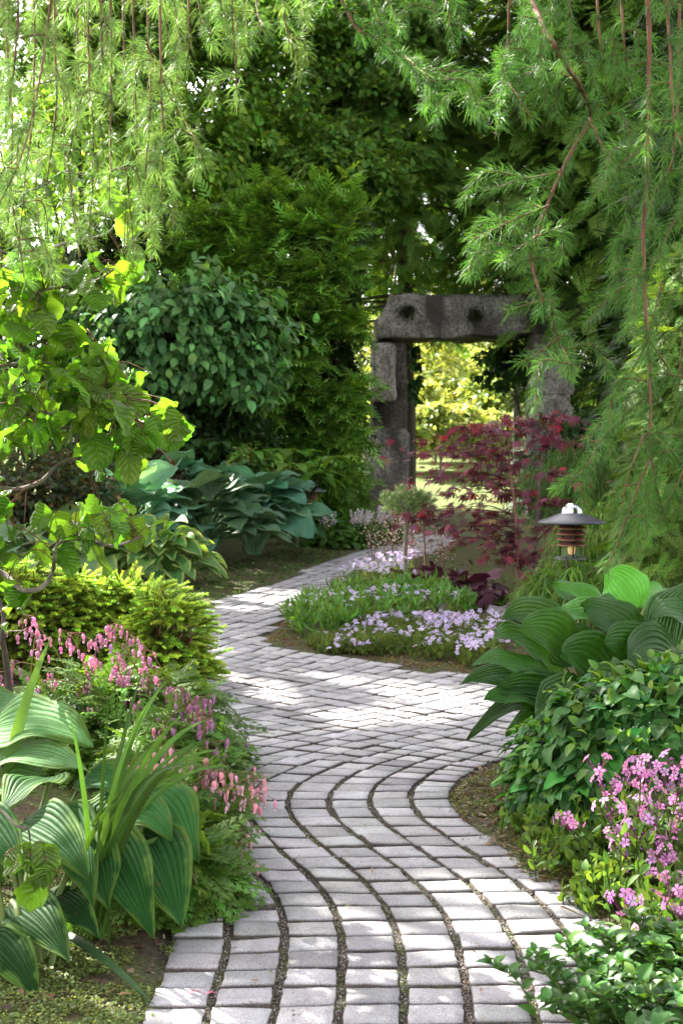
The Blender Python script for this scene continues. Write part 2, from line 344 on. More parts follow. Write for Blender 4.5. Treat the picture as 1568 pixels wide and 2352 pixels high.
for k in range(-46, 16):
    for j in range(len(rows) - 1):
        Ya = rows[j]; Yb = rows[j + 1]; near = Ya < 5.6
        gx = .0112 * (1.0 if near else .68); gy = .0095 if near else .0075
        xl = k * CW + gx; xr = (k + 1) * CW - gx
        cs = []
        for xo_, Yj, sg in ((xl, Ya, 1), (xr, Ya, 1), (xr, Yb, -1), (xl, Yb, -1)):
            Y = solve(xo_, Yj) + sg * gy; cs.append((xo_ + gcol(Y), Y))
        cs = np.array(cs)
        if cs[2, 1] - cs[1, 1] < .03 or cs[3, 1] - cs[0, 1] < .03: continue
        PV.append(cs)
PV = np.array(PV); cen = PV.mean(1)
okp = inpoly(cen, PATH) | ((pdist(cen, PATH) < .035) & (cen[:, 1] < 5)); okp &= (cen[:, 1] < 5.) | inpoly(cen, PATH)
kk = np.abs(cen[:, 0]) < 6; PV = PV[okp & kk]; cen = cen[okp & kk]
n_ = len(PV); PV = PV + r.normal(0, .0016, PV.shape)
PV = cen[:, None] + (PV - cen[:, None]) * r.uniform(.97, 1.01, (n_, 1, 1))
# each stone: rounded 5 x 5 top with a worn edge and chipped sides
g = np.linspace(0, 1, 6); gu, gv = np.meshgrid(g, g)
W4 = np.stack([(1 - gu) * (1 - gv), gu * (1 - gv), gu * gv, (1 - gu) * gv], -1).reshape(-1, 4)
top = np.einsum('kc,ncd->nkd', W4, PV)
edge = np.array([(a in (0, 5)) or (c in (0, 5)) for c in range(6) for a in range(6)])
inner = top + (cen[:, None] - top) * .0
q3 = np.concatenate([top, np.zeros((n_, 36, 1))], 2)
top = top + np.where(edge[None, :, None], np.stack([fbm(q3 * 38, 1, 2), fbm(q3 * 38 + 7, 2, 2)], -1) * .009, 0)
zt = .008 + r.normal(0, .0018, n_)[:, None] + fbm(q3 * 18, 3, 2) * .005 + ((top - cen[:, None]) * r.normal(0, .018, (n_, 1, 2))).sum(-1)
zt = zt - np.where(edge, .0022, 0)
insT = cen[:, None] + (top - cen[:, None]) * np.where(edge[None, :, None], 1., 1.)
Vt = np.concatenate([insT, zt[..., None]], 2)
rim = np.where(edge)[0]
ringidx = [0, 1, 2, 3, 4, 5, 11, 17, 23, 29, 35, 34, 33, 32, 31, 30, 24, 18, 12, 6]
ring = Vt[:, ringidx].copy(); ringm = ring.copy(); ringm[..., :2] += (ring[..., :2] - cen[:, None]) * .03; ringm[..., 2] -= .005
low = ringm.copy(); low[..., 2] = -.03
V = np.concatenate([Vt, ringm, low], 1); kq = V.shape[1]
qs = [[c * 6 + a, c * 6 + a + 1, c * 6 + a + 7, c * 6 + a + 6] for c in range(5) for a in range(5)]
for a in range(20):
    a2 = (a + 1) % 20; qs.append([ringidx[a2], ringidx[a], 36 + a, 36 + a2]); qs.append([36 + a2, 36 + a, 56 + a, 56 + a2])
qs = np.array(qs); tone = np.clip(r.normal(1, .12, n_), .62, 1.25)
C = tone[:, None] * (1 + r.normal(0, .011, (n_, 3)))
C = np.repeat(C[:, None], kq, 1); C[:, 36:] *= A(.3, .26, .22); C = C.reshape(-1, 3)      # soil-stained sides
b.add(V.reshape(-1, 3), (qs[None] + (np.arange(n_) * kq)[:, None, None]).reshape(-1, 4), C)
m, n, l, p = mat('granite_setts'); tc = N(n, 'ShaderNodeTexCoord').outputs[3]
ca = N(n, 'ShaderNodeAttribute', attribute_name='col').outputs[0]
s1 = ramp(n, l, nz(330, 2), [(.3, (.21, .204, .21)), (.5, (.365, .354, .362)), (.72, (.51, .495, .495))])
s2 = ramp(n, l, nz(9, 5), [(.3, .7), (.7, 1.)]); s3 = ramp(n, l, nz(45, 5), [(.56, 0.), (.74, 1.)])
c = mixc(n, l, 1., mixc(n, l, 1., s1, ca, 'MULTIPLY'), s2, 'MULTIPLY'); c = mixc(n, l, mth(n, l, 'MULTIPLY', s3, .45), c, (.17, .145, .11))
l.new(c, p.inputs['Base Color']); p.inputs['Roughness'].default_value = .8; p.inputs['Specular IOR Level'].default_value = .25
bp = N(n, 'ShaderNodeBump'); bp.inputs['Strength'].default_value = .5; bp.inputs['Distance'].default_value = .003; l.new(nz(260, 3), bp.inputs['Height']); l.new(bp.outputs[0], p.inputs['Normal'])
tag(b.build('path', m), kind='structure')
# grit and moss tufts lying in the joints
r = rg(8); n_ = 26000; Y = 2.3 + 4.2 * r.random(n_) ** 1.5; kx = r.integers(-7, 5, n_); X = kx * CW + gcol(Y) + r.normal(0, .0075, n_)
q = np.stack([X, Y], 1); o = inpoly(q, PATH); q = q[o]; z = bedz(q)[0]
oct_ = (A([1, 0, 0], [0, 1, 0], [-1, 0, 0], [0, -1, 0], [0, 0, 1.], [0, 0, -.6]).reshape(-1, 3), [np.array([[0, 1, 4], [1, 2, 4], [2, 3, 4], [3, 0, 4], [1, 0, 5], [2, 1, 5], [3, 2, 5], [0, 3, 5]])], np.ones((6, 3)), None)
k = len(q); pal = A([.2, .18, .17], [.1, .075, .055], [.05, .04, .03], [.15, .1, .065], [.3, .28, .27]).reshape(-1, 3)[r.integers(0, 5, k)]
b = B(); inst(b, oct_, np.concatenate([q, z[:, None] + .001], 1), frames(r.normal(0, 1, (k, 3)), UP), r.uniform(.0014, .0042, (k, 1)) * r.uniform(.6, 1.2, (k, 3)), pal)
pm = plain('grit_stone', (1, 1, 1), .85); nn = pm.node_tree; aa = nn.nodes.new('ShaderNodeAttribute'); aa.attribute_name = 'col'; nn.links.new(aa.outputs[0], nn.nodes['Principled BSDF'].inputs['Base Color'])
tag(b.build('joint_gravel', pm), 'fine brown and grey grit lying in the joints of the paved path', 'gravel', kind='stuff')
# sunlit gravel path on the rise beyond the stone gate
b = B(); yy = np.linspace(22.5, 47, 40); cx = np.interp(yy, [22, 30, 47], [1.55, 2.3, 3.6]); hw = np.interp(yy, [22, 30, 47], [.75, 1.1, 2.2])
V = np.concatenate([np.stack([cx - hw, yy, gz(cx, yy) + .03], 1), np.stack([cx + hw, yy, gz(cx, yy) + .03], 1)])
ii = np.arange(39); b.add(V, np.stack([ii, ii + 40, ii + 41, ii + 1], 1))
m, n, l, p = mat('pale_gravel'); tc = N(n, 'ShaderNodeTexCoord').outputs[3]
l.new(ramp(n, l, nz(25, 6), [(.3, (.3, .27, .24)), (.7, (.52, .48, .44))]), p.inputs['Base Color']); p.inputs['Roughness'].default_value = .9
tag(b.build('gravel_path', m), kind='structure')
# ---------------------------------------------------------------- leaf templates
def tpl(V, F4=(), F3=(), sh=None, U=None):
    V = np.array(V, float); F = []
    if len(F4): F.append(np.array(F4, int))
    if len(F3): F.append(np.array(F3, int))
    return V, F, (np.ones((len(V), 3)) if sh is None else np.asarray(sh, float)), U
T_LEAF = tpl([(0, 0, 0), (-.28, .3, .07), (0, .36, 0), (.28, .3, .07), (-.24, .66, .03), (0, .72, -.06), (.24, .66, .03), (0, 1, -.16)],
             [(0, 2, 1, 1)][:0] + [(1, 2, 5, 4), (2, 3, 6, 5)], [(0, 2, 1), (0, 3, 2), (4, 5, 7), (5, 6, 7)])
def grid_tpl(kind, nl, nw, wid, fold, droop, wave=0., seed=0):
    b = B(); bez(b, [(0, 0, 0)], [(0, .55, .06)], [(0, 1 - droop * .3, -droop)], [(0, 0, 1)], wid, kind, nl, nw, fold, wave, 2., seed=seed)
    return b.V[0], [b.Q[0]], np.ones((len(b.V[0]), 3)), b.U[0]
T_OV = grid_tpl('ovate', 5, 4, .62, .25, .25)
T_ROUND = grid_tpl('round', 5, 4, .85, .15, .3, .06)
T_HEART = grid_tpl('heart', 7, 4, .66, .28, .38, .05)
T_ELL = grid_tpl('ellip', 5, 2, .4, .35, .15)
T_LANCE = grid_tpl('ellip', 4, 2, .2, .3, .2)
def frond_tpl(n=7, w=.05, ang=55, sub=True, droop=.18):
    V, Q, S = [], [], []
    def blade(p, d, L, w_, s0, s1):
        d = nrm(d); x = nrm(np.cross(d, UP)); k = len(V); mid = p + d * L * .5
        for q, s in ((p - x * w_ * .35, s0), (p + x * w_ * .35, s0), (mid + x * w_ * .5, (s0 + s1) / 2), (mid - x * w_ * .5, (s0 + s1) / 2), (p + d * L + x * w_ * .12, s1), (p + d * L - x * w_ * .12, s1)):
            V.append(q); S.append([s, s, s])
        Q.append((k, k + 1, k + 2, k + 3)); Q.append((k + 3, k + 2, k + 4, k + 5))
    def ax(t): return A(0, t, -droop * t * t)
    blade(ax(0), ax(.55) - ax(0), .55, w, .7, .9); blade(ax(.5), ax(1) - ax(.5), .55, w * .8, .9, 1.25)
    for i in range(n):
        t = .1 + .8 * i / n; L = .42 * (1 - t * .72)
        for sg in (-1, 1):
            a = math.radians(ang - 12 * t); d = A(sg * math.sin(a), math.cos(a), -.12 + .08 * math.sin(i * 2.3 + sg)); p = ax(t + .03 * sg)
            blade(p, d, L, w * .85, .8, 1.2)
            if sub and L > .2:
                for q in (.35, .65):
                    for s2 in (-1, 1):
                        a2 = a * sg + s2 * .75; blade(p + d * L * q, A(math.sin(a2), math.cos(a2), -.1), L * .4, w * .7, .9, 1.2)
    return tpl(V, Q, sh=S)
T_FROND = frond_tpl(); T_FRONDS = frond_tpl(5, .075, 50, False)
def tree_parts(root, base, trunk_top, crown, rad, nclump, per, leaf, base_col, seed, tp=None, m=None, droop=.3, limbs=8, tr=.12, spread=.32, gap=.0, carve=None, tmat=None, flat=1., hue=.12, shell=.35, v=.25, name='crown'):
    """tapered trunk with limbs, crown of separate leaves in uneven clumps"""
    r = rg(seed); crown = np.asarray(crown, float); rad = np.asarray(rad, float)
    d = nrm(r.normal(0, 1, (nclump * 3, 3))); q = shell + (1 - shell) * r.random(len(d)) ** .6
    lump = 1 + .35 * fbm(d * 2.2, seed % 17, 2) * 2
    cc = crown + d * q[:, None] * rad * lump[:, None]
    if gap: cc = cc[vn(cc / (rad.mean() * .55), seed % 13) > gap]
    cc = cc[:nclump]; n = len(cc); size = rad.mean() * spread * r.uniform(.6, 1.2, n)
    pos = np.repeat(cc, per, 0) + nrm(r.normal(0, 1, (n * per, 3))) * (r.random((n * per, 1)) ** .5) * np.repeat(size, per)[:, None] * A(1, 1, .62 * flat)
    if carve is not None: pos = pos[carve(pos)]
    k = len(pos); out = nrm(pos - crown) * A(1, 1, .4)
    f = nrm(out * .7 + r.normal(0, .55, (k, 3)) + A(0, 0, -droop)); up = nrm(UP + r.normal(0, .45, (k, 3)) + out * .5)
    b = B(); c = vary(r, base_col, k, v, hue)
    inst(b, T_LEAF if tp is None else tp, pos, frames(f, up), leaf * r.uniform(.65, 1.25, k), c); b.build(name, LEAF if m is None else m, root)
    b = B(); top = np.asarray(trunk_top, float); base = np.asarray(base, float)
    mid = (base + top) / 2 + r.normal(0, .06, 3) * np.linalg.norm(top - base) * .3
    tp_ = spl([base - A(0, 0, .1), mid, top], 14); tube(b, tp_, np.linspace(tr, tr * .35, 14), 10)
    for i in r.permutation(n)[:limbs]:
        s = tp_[r.integers(5, 13)]; e = cc[i]; tube(b, spl([s, (s + e) / 2 + A(0, 0, .12) * np.linalg.norm(e - s), e], 9), np.linspace(tr * .36, tr * .07, 9), 6)
    b.build('trunk', BARK if tmat is None else tmat, root)
# ---------------------------------------------------------------- chosen sun spots, and trees added off to the left to block the sun elsewhere
LIT = [(P(210, 900, 4.1), .55), (P(60, 700, 4.1), .5), (P(330, 1000, 4.1), .35), (P(60, 300, 3.5), .5), (P(260, 300, 3.5), .45), (P(430, 220, 3.5), .4), (P(620, 90, 3.4), .3), (P(980, 160, 3.3), .16), (P(860, 70, 3.3), .14), (P(1170, 120, 3.3), .12),
       (P(400, 1420, 7.2), .28), (P(180, 1400, 7.3), .4), (P(420, 1540, 6.8), .15), (P(100, 1640, 3.7), .2), (P(420, 1850, 3.9), .16), (P(470, 1900, 4), .12), (P(300, 1950, 3.7), .12), (P(250, 1620, 5), .3), (P(90, 1230, 9), .6), (P(400, 1240, 11), .3), (P(450, 1130, 12), .3),
       (G(250, 2180), .2), (G(340, 2130), .16), (G(220, 2290), .1), (G(450, 2150), .1), (G(570, 2110), .11), (G(690, 2070), .11), (G(640, 2100), .09), (G(1010, 2050), .08), (G(1090, 2040), .09), (G(1250, 2070), .07), (G(860, 2080), .07), (G(1330, 2090), .1),
       (G(820, 1565), .22), (G(900, 1575), .2), (G(1010, 1605), .28), (G(1100, 1610), .3), (G(760, 1640), .13), (G(1020, 1650), .2), (G(860, 1670), .14), (G(520, 1393), .24), (G(600, 1395), .24), (G(450, 1396), .24),
       (P(1500, 1800, 3.7), .1), (P(1440, 2000, 3.6), .08), (P(1470, 1720, 4.2), .07), (P(1450, 780, 8), .35), (P(1500, 680, 8), .3), (P(600, 1150, 14), .22), (P(350, 1110, 13.2), .25), (P(690, 1080, 15.4), .3), (P(480, 1060, 14), .2), (P(480, 700, 13.5), .25), (P(300, 690, 13.5), .2), (P(560, 150, 24), 1.5), (P(760, 260, 25), 1.4), (P(880, 330, 26), 1.3), (P(400, 260, 26), 1.3), (P(1000, 200, 25), 1.2), (P(1150, 400, 21.5), .9), (P(1150, 420, 19), .5), (P(960, 480, 17), .4), (P(620, 450, 17), .2)]
LQ = np.array([q for q, _ in LIT]); LR = np.array([r_ for _, r_ in LIT])
def not_lit(pos):  # opens gaps in the added crowns along sun rays to the chosen spots
    ok_ = np.ones(len(pos), bool)
    for q, rr in zip(LQ, LR):
        rr = rr - .1 if q[2] == 0 else rr
        v = pos - q; t = v @ SUN; ok_ &= ~((np.linalg.norm(v - t[:, None] * SUN, axis=1) < rr + .14) & (t > 1.2))
    return ok_
SHADE = [((-6.3, 11.0, 8.6), (2.6, 3.0, 2.3), 'nearest the larch'), ((-5.4, 14.8, 9.6), (2.7, 2.8, 2.6), 'second from the larch'), ((-7.3, 18.6, 9.4), (3.0, 3.0, 2.8), 'behind the viburnum'), ((-5.5, 21.8, 11.2), (3.0, 3.0, 3.0), 'beside the clipped hedge'), ((-8.8, 25.5, 11.2), (3.3, 3.3, 3.2), 'farthest from the path'), ((-4.2, 18.3, 13.3), (2.7, 2.7, 2.4), 'reaching highest over the hedge'), ((-7.8, 14.5, 6.6), (1.9, 2.4, 1.8), 'lowest of the row')]
for i, (c, rad, wh) in enumerate(SHADE):
    bs = A(c[0] - .8, c[1] + .5, 0); t = thing('added_shade_tree', 'tall broad-leaved tree added left of the garden to cast shade, ' + wh, 'tree', bs, 'added shade trees along the left side')
    tree_parts(t, bs, A(c[0], c[1], c[2] - .5), c, rad, 260, 46, .26, (.05, .1, .02), 100 + i, carve=not_lit, limbs=14, tr=.2, spread=.28, shell=.1)
# ---------------------------------------------------------------- broad-leaved trees behind the hedge (trunks seen against their leaves)
BG = [((760, -150), 26, 300, (1.8, 1.5, 1.9), 'tall tree over the middle of the view at its upper edge', .36, 9),
      ((470, 380), 22.5, 430, (1.5, 1.0, .95), 'dense low tree right behind the left half of the hedge', .2, 9),
      ((760, 400), 22.8, 430, (1.3, 1.0, .95), 'dense low tree right behind the right half of the hedge', .2, 9),
      ((1180, 300), 29, 430, (1.9, 1.5, 1.9), 'broad dark tree seen through the feathery conifer', .2, 9),
      ((150, 150), 25, 430, (2.2, 1.6, 2.6), 'tall dense tree right behind the larch curtain', .3, 9),
      ((330, 60), 24, 430, (1.5, 1.2, 1.5), 'dense tree between the larch curtain and the hedge', .34, 9),
      ((575, 150), 23.5, 430, (1.5, 1.5, 1.7), 'dark-trunked tree standing behind the middle of the clipped hedge', .42, 9),
      ((400, 300), 26, 400, (1.7, 1.7, 1.5), 'tree with bright sky gaps behind the left shoulder of the hedge', .47, 8),
      ((790, 120), 24, 380, (1.7, 1.6, 2.3), 'slim-trunked tree behind the right end of the hedge', .4, 9),
      ((700, 330), 27, 420, (1.7, 1.5, 1.3), 'low tree with small dark leaves over the hedge top', .38, 9),
      ((900, 330), 28, 430, (1.6, 1.6, 1.6), 'leafy tree between the hedge and the feathery conifer', .38, 9),
      ((300, 60), 28, 380, (2.2, 2., 1.9), 'tall tree dissolving into white sky behind the larch curtain', .48, 8),
      ((90, 420), 30, 500, (2.6, 2., 2.2), 'tree at the far left glimpsed through the larch curtain', .46, 8),
      ((560, -180), 27, 300, (2.4, 2.2, 2.0), 'tall tree whose crown fills the top of the view', .38, 9),
      ((1262, -60), 30, 300, (2.6, 2.2, 2.4), 'tall tree behind the feathery conifer crown', .3, 9)]
for i, ((px, py), D, ybase, rad, lab, gap, cd) in enumerate(BG):
    c = P(px, py, D); bs = A(c[0] + .1, D, float(gz(0, D))); t = thing('broadleaf_tree', lab, 'tree', bs, 'broad-leaved trees behind the hedge')
    tree_parts(t, bs, c + A(.05, 0, rad[2] * .5), c, rad, 190, 42, .135, [(.11, .23, .04), (.15, .29, .05), (.12, .24, .05)][i % 3], 200 + i, limbs=12, tr=.09, gap=gap, m=LEAFB, spread=.25, shell=.15, hue=.15, v=.35)
# far wood as one mass
r = rg(77); b = B(); n_ = 9000; X = r.uniform(-34, 34, n_); Y = r.uniform(58, 80, n_); H = 7.5 + 5 * vn(np.stack([X * .22, Y * .1, X * 0], 1), 3) + 3.5 * sstep(X, -2, 6)
Z = gz(X, Y) + H * r.random(n_) ** .8
inst(b, T_LEAF, np.stack([X, Y, Z], 1), frames(r.normal(0, 1, (n_, 3)), nrm(UP + r.normal(0, .4, (n_, 3)))), r.uniform(.6, 1.3, n_), vary(r, (.06, .12, .03), n_, .35))
tag(b.build('far_woods', LEAF), 'hazy green wood closing the view far behind the gate', 'woods', kind='stuff')
# sunlit shrubs seen through the gate
SH = [((1010, 985), 31, (1.0, .7, .5), 'low pale sunlit shrub at the left behind the gate'), ((1120, 1000), 32, (.95, .7, .45), 'low pale sunlit shrub seen just above the red maple'), ((1190, 870), 40, (1.8, 1.2, 1.5), 'pale sunlit shrub behind the low ones on the right of the gate'), ((1000, 880), 36, (1.6, 1.4, 1.5), 'sunlit yellow-green shrub seen through the left of the gate'), ((1110, 900), 38, (1.8, 1.4, 1.4), 'sunlit yellow-green shrub framed in the middle of the gate'), ((1180, 930), 34, (1.3, 1.2, .95), 'low pale sunlit shrub by the right gate pillar'), ((950, 960), 33, (1.1, 1., .9), 'low sunlit shrub just right of the left gate pillar'), ((1060, 800), 44, (3.4, 1.8, 2.9), 'tall pale shrub farthest beyond the gate'), ((1240, 900), 42, (2.4, 1.5, 2.0), 'sunlit shrub mostly hidden by the right gate pillar'), ((850, 900), 42, (2.4, 1.5, 2.4), 'sunlit shrub mostly hidden by the left gate pillar')]
for i, ((px, py), D, rad, lab) in enumerate(SH):
    c = P(px, py, D); bs = A(c[0], D, float(gz(0, D))); t = thing('sunlit_shrub', lab, 'shrub', bs, 'sunlit shrubs beyond the gate')
    tree_parts(t, bs, c, c, rad, 170, 44, .15, [(.34, .41, .15), (.38, .44, .19), (.27, .37, .12)][i % 3], 300 + i, limbs=16, tr=.04, spread=.3, droop=.1, shell=.2, tmat=BARKG, v=.3, name='foliage')
# ---------------------------------------------------------------- rough stone gate
m, n, l, p = mat('weathered_stone'); tc = N(n, 'ShaderNodeTexCoord').outputs[3]
def nz2(s, d=5, sc_=None):
    o = N(n, 'ShaderNodeTexNoise'); o.inputs['Scale'].default_value = s; o.inputs['Detail'].default_value = d; v = tc
    if sc_: mp = N(n, 'ShaderNodeMapping'); mp.inputs['Scale'].default_value = sc_; l.new(tc, mp.inputs[0]); v = mp.outputs[0]
    l.new(v, o.inputs[0]); return o.outputs[0]
c = ramp(n, l, nz2(26, 6), [(.28, (.055, .053, .046)), (.5, (.16, .154, .135)), (.72, (.29, .28, .25))])
c = mixc(n, l, ramp(n, l, nz2(2.6, 5, (1, 1, .45)), [(.42, 0.), (.6, .92)]), c, (.028, .025, .023))
c = mixc(n, l, ramp(n, l, nz2(6, 5), [(.6, 0.), (.75, .5)]), c, (.06, .07, .03))
c = mixc(n, l, 1., c, N(n, 'ShaderNodeAttribute', attribute_name='col').outputs[0], 'MULTIPLY')
l.new(c, p.inputs['Base Color']); p.inputs['Roughness'].default_value = .92; p.inputs['Specular IOR Level'].default_value = .2
bp = N(n, 'ShaderNodeBump'); bp.inputs['Strength'].default_value = .8; bp.inputs['Distance'].default_value = .03; l.new(nz2(22, 6), bp.inputs['Height']); l.new(bp.outputs[0], p.inputs['Normal'])
STONE = m
def rough(b, corners_f, y0, y1, seed, amp=.05, nx=14, nz_=18, ny=6, rnd=.12, C=(1, 1, 1)):
    """rough-hewn block: front outline quad (bl, br, tr, tl as x, z), from y0 (front) back to y1"""
    cf = np.array(corners_f, float)
    def pt(u, v, w_):
        W = np.stack([(1 - u) * (1 - v), u * (1 - v), u * v, (1 - u) * v], -1); q = W @ cf; return np.stack([q[..., 0], y0 + (y1 - y0) * w_, q[..., 1]], -1)
    sz = A(np.ptp(cf[:, 0]), abs(y1 - y0), np.ptp(cf[:, 1])); cx = A(cf[:, 0].mean(), (y0 + y1) / 2, cf[:, 1].mean())
    def face(fn, a_, c_, flip):
        u, v = np.meshgrid(np.linspace(0, 1, a_ + 1), np.linspace(0, 1, c_ + 1)); q = fn(u, v).reshape(-1, 3)
        h = sz / 2; rr = min(sz) * rnd; dl = q - cx; core = np.clip(dl, -(h - rr), h - rr); q = cx + core + nrm(dl - core) * rr
        q = q + np.stack([fbm(q * 3.1, seed, 4), fbm(q * 3.1 + 5, seed + 2, 4), fbm(q * 3.1 + 9, seed + 4, 4)], -1) * amp * 2 + np.stack([fbm(q * 11, seed, 3), fbm(q * 11 + 5, seed + 2, 3), fbm(q * 11 + 9, seed, 3)], -1) * amp * .6
        i_, j_ = np.meshgrid(np.arange(c_), np.arange(a_), indexing='ij'); k = i_ * (a_ + 1) + j_
        Q_ = np.stack([k, k + 1, k + a_ + 2, k + a_ + 1], -1).reshape(-1, 4); b.add(q, Q_[:, ::-1] if flip else Q_, C)
    o = np.ones_like
    face(lambda u, v: pt(u, v, 0 * u), nx, nz_, False); face(lambda u, v: pt(u, v, o(u)), nx, nz_, True)
    face(lambda u, v: pt(0 * u, v, u), ny, nz_, True); face(lambda u, v: pt(o(u), v, u), ny, nz_, False)
    face(lambda u, v: pt(u, 0 * u, v), nx, ny, True); face(lambda u, v: pt(u, o(u), v), nx, ny, False)
GD = 22.
def gx(x, y): q = P(x, y, GD); return (q[0], q[2])
gate = thing('stone_gate', 'weathered stone gate with a rough lintel on two pillars ending the path', 'gate', P(1080, 1198, GD) * A(1, 1, 0))
b = B(); rough(b, [gx(849, 788), gx(1330, 762), gx(1330, 690), gx(895, 686)], GD - .35, GD + .5, 3, .06, 40, 12, 8); lint = b.build('lintel', STONE, gate, True)
b = B(); rough(b, [gx(838, 1215), gx(940, 1215), gx(932, 985), gx(852, 985)], GD - .3, GD + .45, 7, .05); rough(b, [gx(856, 995), gx(934, 995), gx(930, 783), gx(850, 783)], GD - .08, GD + .45, 9, .05, C=(.4, .37, .35)); pl_ = b.build('pillar', STONE, gate, True)  # set-back upper block coloured darker, standing in for shadow under the corbel
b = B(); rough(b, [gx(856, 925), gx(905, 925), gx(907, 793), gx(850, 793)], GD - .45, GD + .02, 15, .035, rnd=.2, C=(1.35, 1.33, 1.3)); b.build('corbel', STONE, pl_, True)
b = B(); rough(b, [gx(1212, 1215), gx(1315, 1215), gx(1300, 905), gx(1216, 905)], GD - .3, GD + .45, 27, .06); rough(b, [gx(1218, 912), gx(1305, 912), gx(1318, 758), gx(1224, 758)], GD - .25, GD + .45, 29, .06); b.build('pillar', STONE, gate, True)
r = rg(31)
for px, py in ((936, 712), (1091, 722)):
    b = B(); c0 = P(px, py, GD - .37); n_ = 260; q = c0 + r.normal(0, 1, (n_, 3)) * A(.06, .025, .055)
    inst(b, T_LANCE, q, frames(r.normal(0, 1, (n_, 3)) + A(0, -.6, -.8), UP), r.uniform(.05, .1, n_), vary(r, (.02, .028, .008), n_)); b.build('moss_tuft', LEAF, lint)
# ---------------------------------------------------------------- clipped hedge and the conifers
def frond_cover(root, pos, out, size, col, seed, tp, droop=.35, m=None, v=.22, name='foliage', upmix=.8):
    r = rg(seed); k = len(pos); f = nrm(out + r.normal(0, .38, (k, 3)) + A(0, 0, -droop)); up = nrm(UP * upmix + out * .6 + r.normal(0, .25, (k, 3)))
    b = B(); inst(b, tp, pos, frames(f, up), size * r.uniform(.6, 1.3, k), vary(r, col, k, v, .1)); return b.build(name, FROND if m is None else m, root)
r = rg(41)
hg = thing('clipped_hedge', 'big dark green conifer hedge clipped to a rounded block left of the stone gate', 'hedge', (-1.0, 18.6, 0))
hp, ho = [], []
n_ = 11500; u = r.random(n_); X = -3.4 + 3.72 * u; pxx = 784 + X * F / 17.6
topz = np.interp(pxx, [150, 300, 380, 450, 620, 800, 880, 910], [3.0, 3.4, 3.95, 4.25, 4.5, 4.6, 4.5, 4.3]) + .9 * fbm(np.stack([X * 1.1, X * 0, X * 0], 1), 5, 3) + .12 * r.normal(0, 1, n_)
z = topz * r.random(n_) ** .85; fr = z / topz
bul = .35 * vn(np.stack([X * 1.1, z * 1.6, X * 0], 1), 8) + .12 * vn(np.stack([X * 4, z * 5, X * 0], 1), 4); Y = 17.9 - bul + 1.1 * np.clip(fr - .72, 0, 1) ** 1.5 * 4 + r.uniform(0, .3, n_) + .5 * np.clip((pxx - 800) / 45, 0, 1)
hp.append(np.stack([X, Y, z], 1)); ho.append(nrm(np.stack([r.normal(0, .3, n_), -1 + 0 * X, .15 + 1.2 * np.clip(fr - .7, 0, 1)], 1)))
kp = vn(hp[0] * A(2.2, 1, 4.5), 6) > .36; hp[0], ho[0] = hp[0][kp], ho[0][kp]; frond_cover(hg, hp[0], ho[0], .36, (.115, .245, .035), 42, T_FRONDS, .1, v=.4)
b = B()
for i in range(26):
    x = -3.2 + 3.3 * i / 25; tube(b, spl([A(x, 18.9, 0), A(x + r.normal(0, .1), 18.8, 1.8), A(x + r.normal(0, .2), 18.9, 3.3)], 8), np.linspace(.07, .02, 8), 6)
    for _ in range(7): z0 = r.uniform(.4, 3.1); a_ = A(x, 18.85, z0); tube(b, spl([a_, a_ + A(r.normal(-.1, .15), -.3, .15), a_ + A(r.normal(-.2, .25), -.55, .1)], 5), np.linspace(.022, .006, 5), 4)
b.build('stems', BARK, hg)
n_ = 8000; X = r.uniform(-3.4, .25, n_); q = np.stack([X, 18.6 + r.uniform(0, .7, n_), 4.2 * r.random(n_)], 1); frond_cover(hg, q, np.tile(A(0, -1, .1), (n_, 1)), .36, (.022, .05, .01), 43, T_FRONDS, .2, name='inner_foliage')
def conifer(name, lab, cat, base, zlo, zhi, rad, n_, size, col, seed, tp=T_FROND, droop=.5, group=None, m=None, lean=0., v=.25, pw=.7):
    t = thing(name, lab, cat, base, group); r = rg(seed); base = np.asarray(base, float)
    h = r.random(n_) ** .85; z = zlo + (zhi - zlo) * h; an = r.uniform(0, 6.28, n_); R_ = rad * (1 - h) ** pw * (.86 + .5 * (vn(np.stack([np.cos(an) * 1.7, np.sin(an) * 1.7, z * 1.5], 1), seed % 7) - .3)) + .06
    rr = R_ * (1 - .55 * r.random(n_) ** 2); o = np.stack([np.cos(an), np.sin(an), 0 * an], 1)
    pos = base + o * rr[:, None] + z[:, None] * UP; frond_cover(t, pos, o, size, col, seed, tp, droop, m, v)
    b = B(); tube(b, spl([base - A(0, 0, .1), base + A(0, 0, zlo + (zhi - zlo) * .9)], 12), np.linspace(rad * .09 + .02, .015, 12), 8)
    for _ in range(30): hh = r.random(); a_ = r.uniform(0, 6.28); s = base + A(0, 0, zlo + (zhi - zlo) * hh * .9); e = s + A(math.cos(a_), math.sin(a_), -.1) * rad * (1 - hh) ** pw * .8; tube(b, spl([s, (s + e) / 2 + A(0, 0, .05), e], 5), np.linspace(.03, .006, 5) * (.5 + rad * .4), 5)
    b.build('trunk', BARK, t); return t
conifer('feathery_conifer', 'tall feathery green conifer hanging over the lintel of the stone gate', 'conifer', (4.25, 22.7, 0), 2.9, 12.5, 2.4, 7000, .48, (.1, .2, .03), 51, droop=.55, v=.35, pw=.45)
conifer('feathery_conifer', 'feathery conifer rising behind the left pillar of the gate', 'conifer', (1.1, 24.8, 0), 3.0, 10.5, 2.2, 5600, .46, (.09, .18, .03), 56, droop=.5, v=.35, pw=.45)
conifer('feathery_conifer', 'dark feathery conifer behind the right pillar of the gate', 'conifer', (4.6, 23.6, 0), .1, 9.5, 1.75, 4200, .5, (.04, .095, .02), 52, droop=.5, v=.3, pw=.5)
